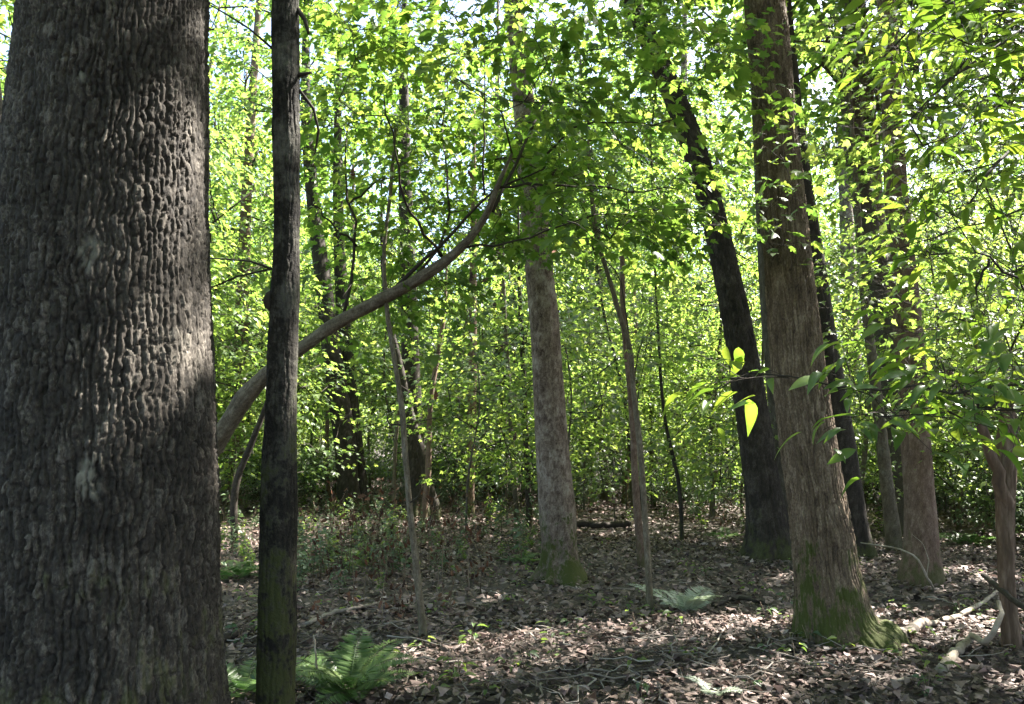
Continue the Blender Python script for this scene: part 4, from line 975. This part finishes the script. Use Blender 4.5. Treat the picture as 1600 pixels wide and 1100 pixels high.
# the largest dead leaves, one by one
DM = []
for k, t in enumerate(DT):
    me = mesh('dead_leaf', t[0], t[1], {'tint': np.zeros(len(t[0]))}, smooth=False); me.materials.append(M['litter']); DM.append(me)
cnt = 0
while cnt < 290:
    px_, py_ = rl_.uniform(330, 1590), rl_.uniform(985, 1099)
    g = ground_at(px_, py_)
    x, y = g[0], g[1]
    o = bpy.data.objects.new('dead_leaf', DM[cnt % 6]); COL.objects.link(o)
    s = rl_.uniform(.05, .095); o.scale = (s, s, s)
    o.location = (x, y, float(gz(x, y)) + rl_.uniform(.022, .04)); o.rotation_euler = (rl_.normal(0, .25), rl_.normal(0, .25), rl_.uniform(0, TAU))
    tag(o, ('loose oval dry leaf', 'loose curled dry leaf', 'loose lobed dry leaf', 'loose broad dry leaf', 'loose narrow-lobed dry leaf', 'loose cupped dry leaf')[cnt % 6] + ' on the litter near the ' + mark(x, y, False), 'dead leaf', 'loose leaves on top of the litter'); cnt += 1

# straws, bits of bark and broken twigs in the litter
G = Geo()
for k in range(5200):
    y = 2.4 + 12 * rl_.random() ** .8; x = rl_.uniform(-1, 1) * (.76 * y + .5); L = rl_.uniform(.03, .34) * rl_.random() ** .5; a = rl_.uniform(0, TAU)
    p = np.array([x, y, float(gz(x, y)) + rl_.uniform(.012, .035)]); d = np.array([math.cos(a), math.sin(a), rl_.normal(.03, .12)]) * L
    r = rl_.uniform(.0012, .0035)
    G.tube(np.array([p, p + d * .5 + rl_.normal(0, .01, 3), p + d]), [r, r, r * .6], 3, float(rl_.random()))
tag(obj('litter_debris', G.mesh('litter_debris'), M['stick']), 'scatter of straws and broken bits of twig through the dead leaves', 'debris', None, 'stuff')
# fallen branches
def fallen(name, label, pts, r, mat, cat='branch', seed=0, forks=(), ns=9, group=None, tap=.45):
    rng = np.random.default_rng(seed + 900)
    P = spline(np.array(pts), 26); P[1:-1] += rng.normal(0, r * .16, (24, 3))
    base = P[0].copy()
    R = np.linspace(r, r * tap, 26) * (1 + rng.normal(0, .07, 26))
    root = empty(name, base); tag(root, label, cat, group)
    G = Geo(); G.tube(P - base, R, ns); obj('limb', G.mesh('limb'), mat, root)
    for f in forks:
        Q = spline(np.array(f), 10); Q[1:-1] += rng.normal(0, .004, (8, 3))
        G = Geo(); G.tube(Q - base, np.linspace(r * .45, r * .12, 10), 6); obj('side_branch', G.mesh('side_branch'), mat, root)
    return root
def gp(x, y, h=0.0):
    p = ground_at(x, y); p[2] = float(gz(p[0], p[1])) + h; return p
fallen('fallen_branch', 'thick pale barkless branch bent like an elbow, lying beside the snag', [gp(1470, 1062, .03), gp(1490, 1040, .05), gp(1520, 1008, .06), at(1552, 985, 5.5), at(1565, 960, 5.55), at(1560, 940, 5.7)], .035, M['palewood'], seed=1)
fallen('fallen_branch', 'dark broken branch propped up against the snag', [at(1536, 898, 6.4), at(1560, 918, 6.1), at(1590, 942, 5.7), at(1620, 962, 5.5), gp(1680, 1050, .03)], .022, M['darktwig'], seed=2, tap=.8)
fallen('fallen_branch', 'thin grey branch arching from the ground before the reddish trunk', [gp(1458, 920, .0), at(1448, 900, 7.9), at(1430, 870, 7.9), at(1405, 858, 8.0), at(1370, 852, 8.2), at(1345, 848, 8.4)], .014, M['palewood'], seed=3, forks=([at(1448, 900, 7.9), at(1450, 870, 7.9), at(1438, 845, 7.9), at(1425, 835, 7.9)],))
fallen('fallen_branch', 'long straight grey branch lying across the litter behind the mossy foot', [gp(1380, 938, .03), gp(1440, 934, .035), gp(1500, 930, .04), gp(1560, 926, .03)], .022, M['stick'], seed=4, forks=([gp(1440, 934, .035), gp(1470, 945, .05), gp(1500, 952, .03)],))
fallen('fallen_branch', 'short thick grey log lying right of the mossy foot', [gp(1408, 1006, .03), gp(1430, 992, .045), gp(1448, 982, .05)], .05, M['stick'], seed=5, tap=.8)
fallen('fallen_branch', 'grey branch slanting over the litter toward the snag', [gp(1440, 985, .03), gp(1490, 972, .05), gp(1530, 955, .07), gp(1560, 935, .08)], .028, M['palewood'], seed=6)
fallen('fallen_branch', 'low grey branch lying left of the brown ridged trunk', [gp(1115, 945, .03), gp(1150, 935, .04), gp(1185, 940, .03), gp(1215, 950, .02)], .03, M['darktwig'], seed=7, forks=([gp(1115, 945, .03), gp(1135, 930, .08), at(1152, 925, 7.6)],))
fallen('fallen_branch', 'dark log lying in the shade behind the pale blotched trunk', [gp(895, 822, .08), gp(930, 824, .1), gp(985, 823, .08)], .07, M['darktwig'], seed=8, tap=.8)
fallen('fallen_branch', 'white stick lying along the sunlit litter before the ridged trunk', [gp(1395, 1080, .03), gp(1440, 1076, .035), gp(1490, 1080, .02)], .013, M['palewood'], seed=9)
fallen('fallen_branch', 'pale forked stick beside the fern at the slender trunk', [gp(489, 1040, .0), at(492, 1010, 4.75), at(490, 992, 4.75)], .010, M['palewood'], seed=10, forks=([at(490, 996, 4.75), at(505, 985, 4.75), at(515, 983, 4.75)],))
fallen('fallen_branch', 'grey mossy branch slanting through the weeds right of the slender trunk', [gp(478, 985, .03), gp(520, 970, .06), gp(560, 962, .06), gp(600, 945, .04)], .022, M['stick'], seed=11)
fallen('fallen_branch', 'dark log in the litter between the massive trunk and the slender trunk', [gp(335, 1010, .03), gp(370, 1003, .05), gp(402, 992, .03)], .035, M['darktwig'], seed=12)
fallen('fallen_branch', 'long thin bare stick leaning in the litter before the pale fern', [gp(1085, 1060, .02), gp(1115, 1030, .05), gp(1150, 995, .08), at(1165, 965, 6.3)], .009, M['palewood'], seed=13, forks=([gp(1115, 1030, .05), gp(1130, 1050, .02), gp(1140, 1060, .02)],))
# small twigs
tw = []
for k in range(5):
    r = np.random.default_rng(400 + k); L = r.uniform(.35, .8)
    P = np.stack([np.linspace(-L / 2, L / 2, 7), r.normal(0, .02, 7), np.abs(r.normal(.012, .012, 7))], -1)
    G = Geo(); G.tube(P, np.linspace(.006, .002, 7), 5)
    j = 3; G.tube(np.array([P[j], P[j] + [.06, .05, .02], P[j] + [.13, .09, .03]]), [.003, .002, .001], 4)
    me = G.mesh('fallen_twig'); me.materials.append(M['stick']); tw.append(me)
for k in range(230):
    g = ground_at(rl_.uniform(335, 1620), 820 + 280 * rl_.random() ** .8)
    o = bpy.data.objects.new('fallen_twig', tw[k % 5]); COL.objects.link(o); s = rl_.uniform(.6, 1.3); o.scale = (s, s, s)
    o.location = (g[0], g[1], float(gz(g[0], g[1])) + .035); o.rotation_euler = (rl_.normal(0, .08), rl_.normal(0, .08), rl_.uniform(0, TAU))
    tag(o, ('crooked dry twig', 'long dry twig', 'forked dry twig', 'straight dry twig', 'short dry twig')[k % 5] + ' on the litter near the ' + mark(g[0], g[1], False), 'twig', 'twigs on the forest floor')

# ferns
def frond_mesh(seed, L=.55, n=30, mat='fern', rise=.55):
    r = np.random.default_rng(seed)
    s = np.linspace(0, 1, 14)
    P = np.stack([0.04 * np.sin(s * 2 + seed) * L, s * L * .9, L * rise * (s - .85 * s ** 2.2)], -1)
    G = Geo(); G.tube(P, np.linspace(.0028, .0008, 14) * (L / .5), 4, 0.1)
    q = np.linspace(.14, .985, n); C = np.stack([np.interp(q, s, P[:, k]) for k in range(3)], -1)
    T = np.gradient(C, axis=0); T /= np.linalg.norm(T, axis=1)[:, None]
    ln = L * .24 * np.sin(np.pi * np.clip(q * .93 + .07, 0, 1)) ** .75 * (1 - .25 * q)
    for sg in (-1, 1):
        sd = np.cross(T, [0, 0, 1.0]) * sg; sd /= np.linalg.norm(sd, axis=1)[:, None]
        D = sd + T * .35 + np.array([0, 0, -.18]) + r.normal(0, .06, (n, 3))
        Nn = np.cross(sd, T) * -sg + r.normal(0, .15, (n, 3))
        V, F = leaves_VF(t_ovate(.095, .12, 3), C, D, Nn, ln); G.add(V, F, np.repeat(r.random(n) * .3, 12))
    me = G.mesh('frond', False); me.materials.append(M[mat]); return me
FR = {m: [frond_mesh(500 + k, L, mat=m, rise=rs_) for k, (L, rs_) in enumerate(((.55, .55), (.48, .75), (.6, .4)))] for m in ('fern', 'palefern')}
def fern(label, x, y, n, s, mat='fern', seed=0, spread=TAU, a0=0.0, tilt=.1):
    r = np.random.default_rng(seed + 700); g = gp(x, y)
    root = empty('fern', g); tag(root, label, 'fern')
    for k in range(n):
        o = obj('frond', FR[mat][k % 3], None, root); ss = s * r.uniform(.75, 1.2); o.scale = (ss, ss, ss)
        o.rotation_euler = (tilt + r.uniform(-.25, .2), r.normal(0, .2), a0 + spread * (k + r.uniform(-.3, .3)) / n)
    return root
fern('full green fern at the foot of the slender mottled trunk', 548, 1088, 17, .95, seed=1, tilt=.3)
fern('pale whitish fern in the litter right of the crooked sapling', 1070, 955, 9, 1.0, 'palefern', seed=2, tilt=.45)
fern('green fern between the massive trunk and the slender trunk', 372, 905, 10, 1.0, seed=3)
fern('sprawling fern with drooping fronds at the foot of the massive trunk', 385, 1090, 11, .85, seed=4, tilt=.2)
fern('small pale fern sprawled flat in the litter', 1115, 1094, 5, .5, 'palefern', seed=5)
fern('fern among the weeds beyond the fallen grey mossy branch', 560, 880, 9, .9, seed=6)
fern('small fern at the left side of the pale blotched trunk', 820, 880, 8, .8, seed=7)
fern('yellowish fern left of the buttressed black trunk', 1135, 838, 8, .9, seed=8)
fern('lush fern patch right of the reddish trunk', 1510, 850, 10, 1.1, seed=9)

# weeds and dead stalks
def weed_proto(seed, H, n, size, mat='weed', stems=3):
    r = np.random.default_rng(seed); root = empty('weed')
    LV = []
    for k in range(stems):
        a = r.uniform(0, TAU); h = H * r.uniform(.6, 1.1); d = r.uniform(.05, .35) * h
        P = spline(np.array([[0, 0, -.03], [d * .3 * math.cos(a), d * .3 * math.sin(a), h * .5], [d * math.cos(a), d * math.sin(a), h]]), 8)
        G = Geo(); G.tube(P, np.linspace(.004, .0015, 8), 4); obj('stem', G.mesh('stem'), M['stalk'], root)
        m = n // stems; t = r.uniform(.25, 1, m); C = np.stack([np.interp(t, np.linspace(0, 1, 8), P[:, i]) for i in range(3)], -1)
        b = r.uniform(0, TAU, m); D = np.stack([np.cos(b), np.sin(b), r.uniform(-.4, .35, m)], -1)
        LV.append((C + D * r.uniform(0, .06, m)[:, None], D, np.array([0, 0, 1.]) + r.normal(0, .35, (m, 3)), size * r.uniform(.6, 1.3, m)))
    a = [np.concatenate(z) for z in zip(*LV)]
    tag(obj('foliage', leaves_mesh('foliage', T_OV, *a, M[mat], r), None, root), kind='stuff')
    return root
weeds = [weed_proto(601, .55, 48, .075), weed_proto(602, .8, 60, .08), weed_proto(603, .35, 30, .06), weed_proto(604, .6, 54, .07, 'under')]
def px_spots(rng, n, x0, x1, y0, y1):
    return [tuple(ground_at(rng.uniform(x0, x1), rng.uniform(y0, y1))[:2]) for _ in range(n)]
rw = np.random.default_rng(171)
put(weeds, 'weed', ['knee-high grey-green weed', 'tall grey-green weed', 'low grey-green weed', 'bright green leafy weed'], 'weed', 'weeds in the undergrowth', px_spots(rw, 70, 465, 700, 785, 905) + px_spots(rw, 26, 465, 640, 830, 910) + px_spots(rw, 22, 340, 405, 790, 900) + px_spots(rw, 30, 690, 860, 800, 885) + px_spots(rw, 20, 465, 620, 840, 930), rw, .5, 1.0)
put(weeds, 'weed', ['knee-high grey-green weed', 'tall grey-green weed', 'low grey-green weed', 'bright green leafy weed'], 'weed', 'weeds in the undergrowth', px_spots(rw, 95, 420, 1600, 765, 830), rw, .7, 1.2)
small = [weed_proto(611, .16, 8, .055, 'under', 1), weed_proto(612, .22, 12, .05, 'weed', 2), weed_proto(613, .12, 6, .06, 'under', 1)]
put(small, 'seedling', ['single-stemmed tiny seedling in the litter', 'two-stemmed grey-green seedling in the litter', 'very short round-leaved seedling in the litter'], 'seedling', 'seedlings in the litter', px_spots(rw, 120, 340, 1600, 840, 1095), rw, .7, 1.3, False)
def stalk_proto(seed, H):
    r = np.random.default_rng(seed); root = empty('dead_stalk')
    P = spline(np.array([[0, 0, -.03], [r.normal(0, .05), r.normal(0, .05), H * .5], [r.normal(0, .12), r.normal(0, .12), H]]), 8)
    G = Geo(); G.tube(P, np.linspace(.006, .002, 8), 4); obj('stem', G.mesh('stem'), M['stalk'], root)
    for k in range(4):
        i = int(r.integers(3, 7)); d = r.normal(0, 1, 3) * [1, 1, .4] + [0, 0, .5]; d /= np.linalg.norm(d)
        G = Geo(); G.tube(np.array([P[i], P[i] + d * .1, P[i] + d * .22 + [0, 0, -.02]]), [.003, .002, .001], 3); obj('twig', G.mesh('twig'), M['stalk'], root)
    n = 8; ii = r.integers(2, 8, n); D = r.normal(0, .6, (n, 3)) + [0, 0, -.8]
    leaf_objects('withered_leaf', t_deadlobed(9), 'withered_leaf', P[ii] + r.normal(0, .03, (n, 3)), D, r.normal(0, 1, (n, 3)), np.full(n, .09), M['brownleaf'], root, np.zeros(3))
    return root
stalks = [stalk_proto(621, .6), stalk_proto(622, .9), stalk_proto(623, .45)]
put(stalks, 'dead_stalk', ['withered brown stalk with shrivelled leaves', 'tall withered brown stalk', 'short withered brown stalk'], 'dead plant', 'withered stalks', px_spots(rw, 95, 465, 760, 775, 930) + px_spots(rw, 10, 480, 720, 930, 1000) + px_spots(rw, 40, 600, 1250, 768, 835), rw, .6, 1.1, False)
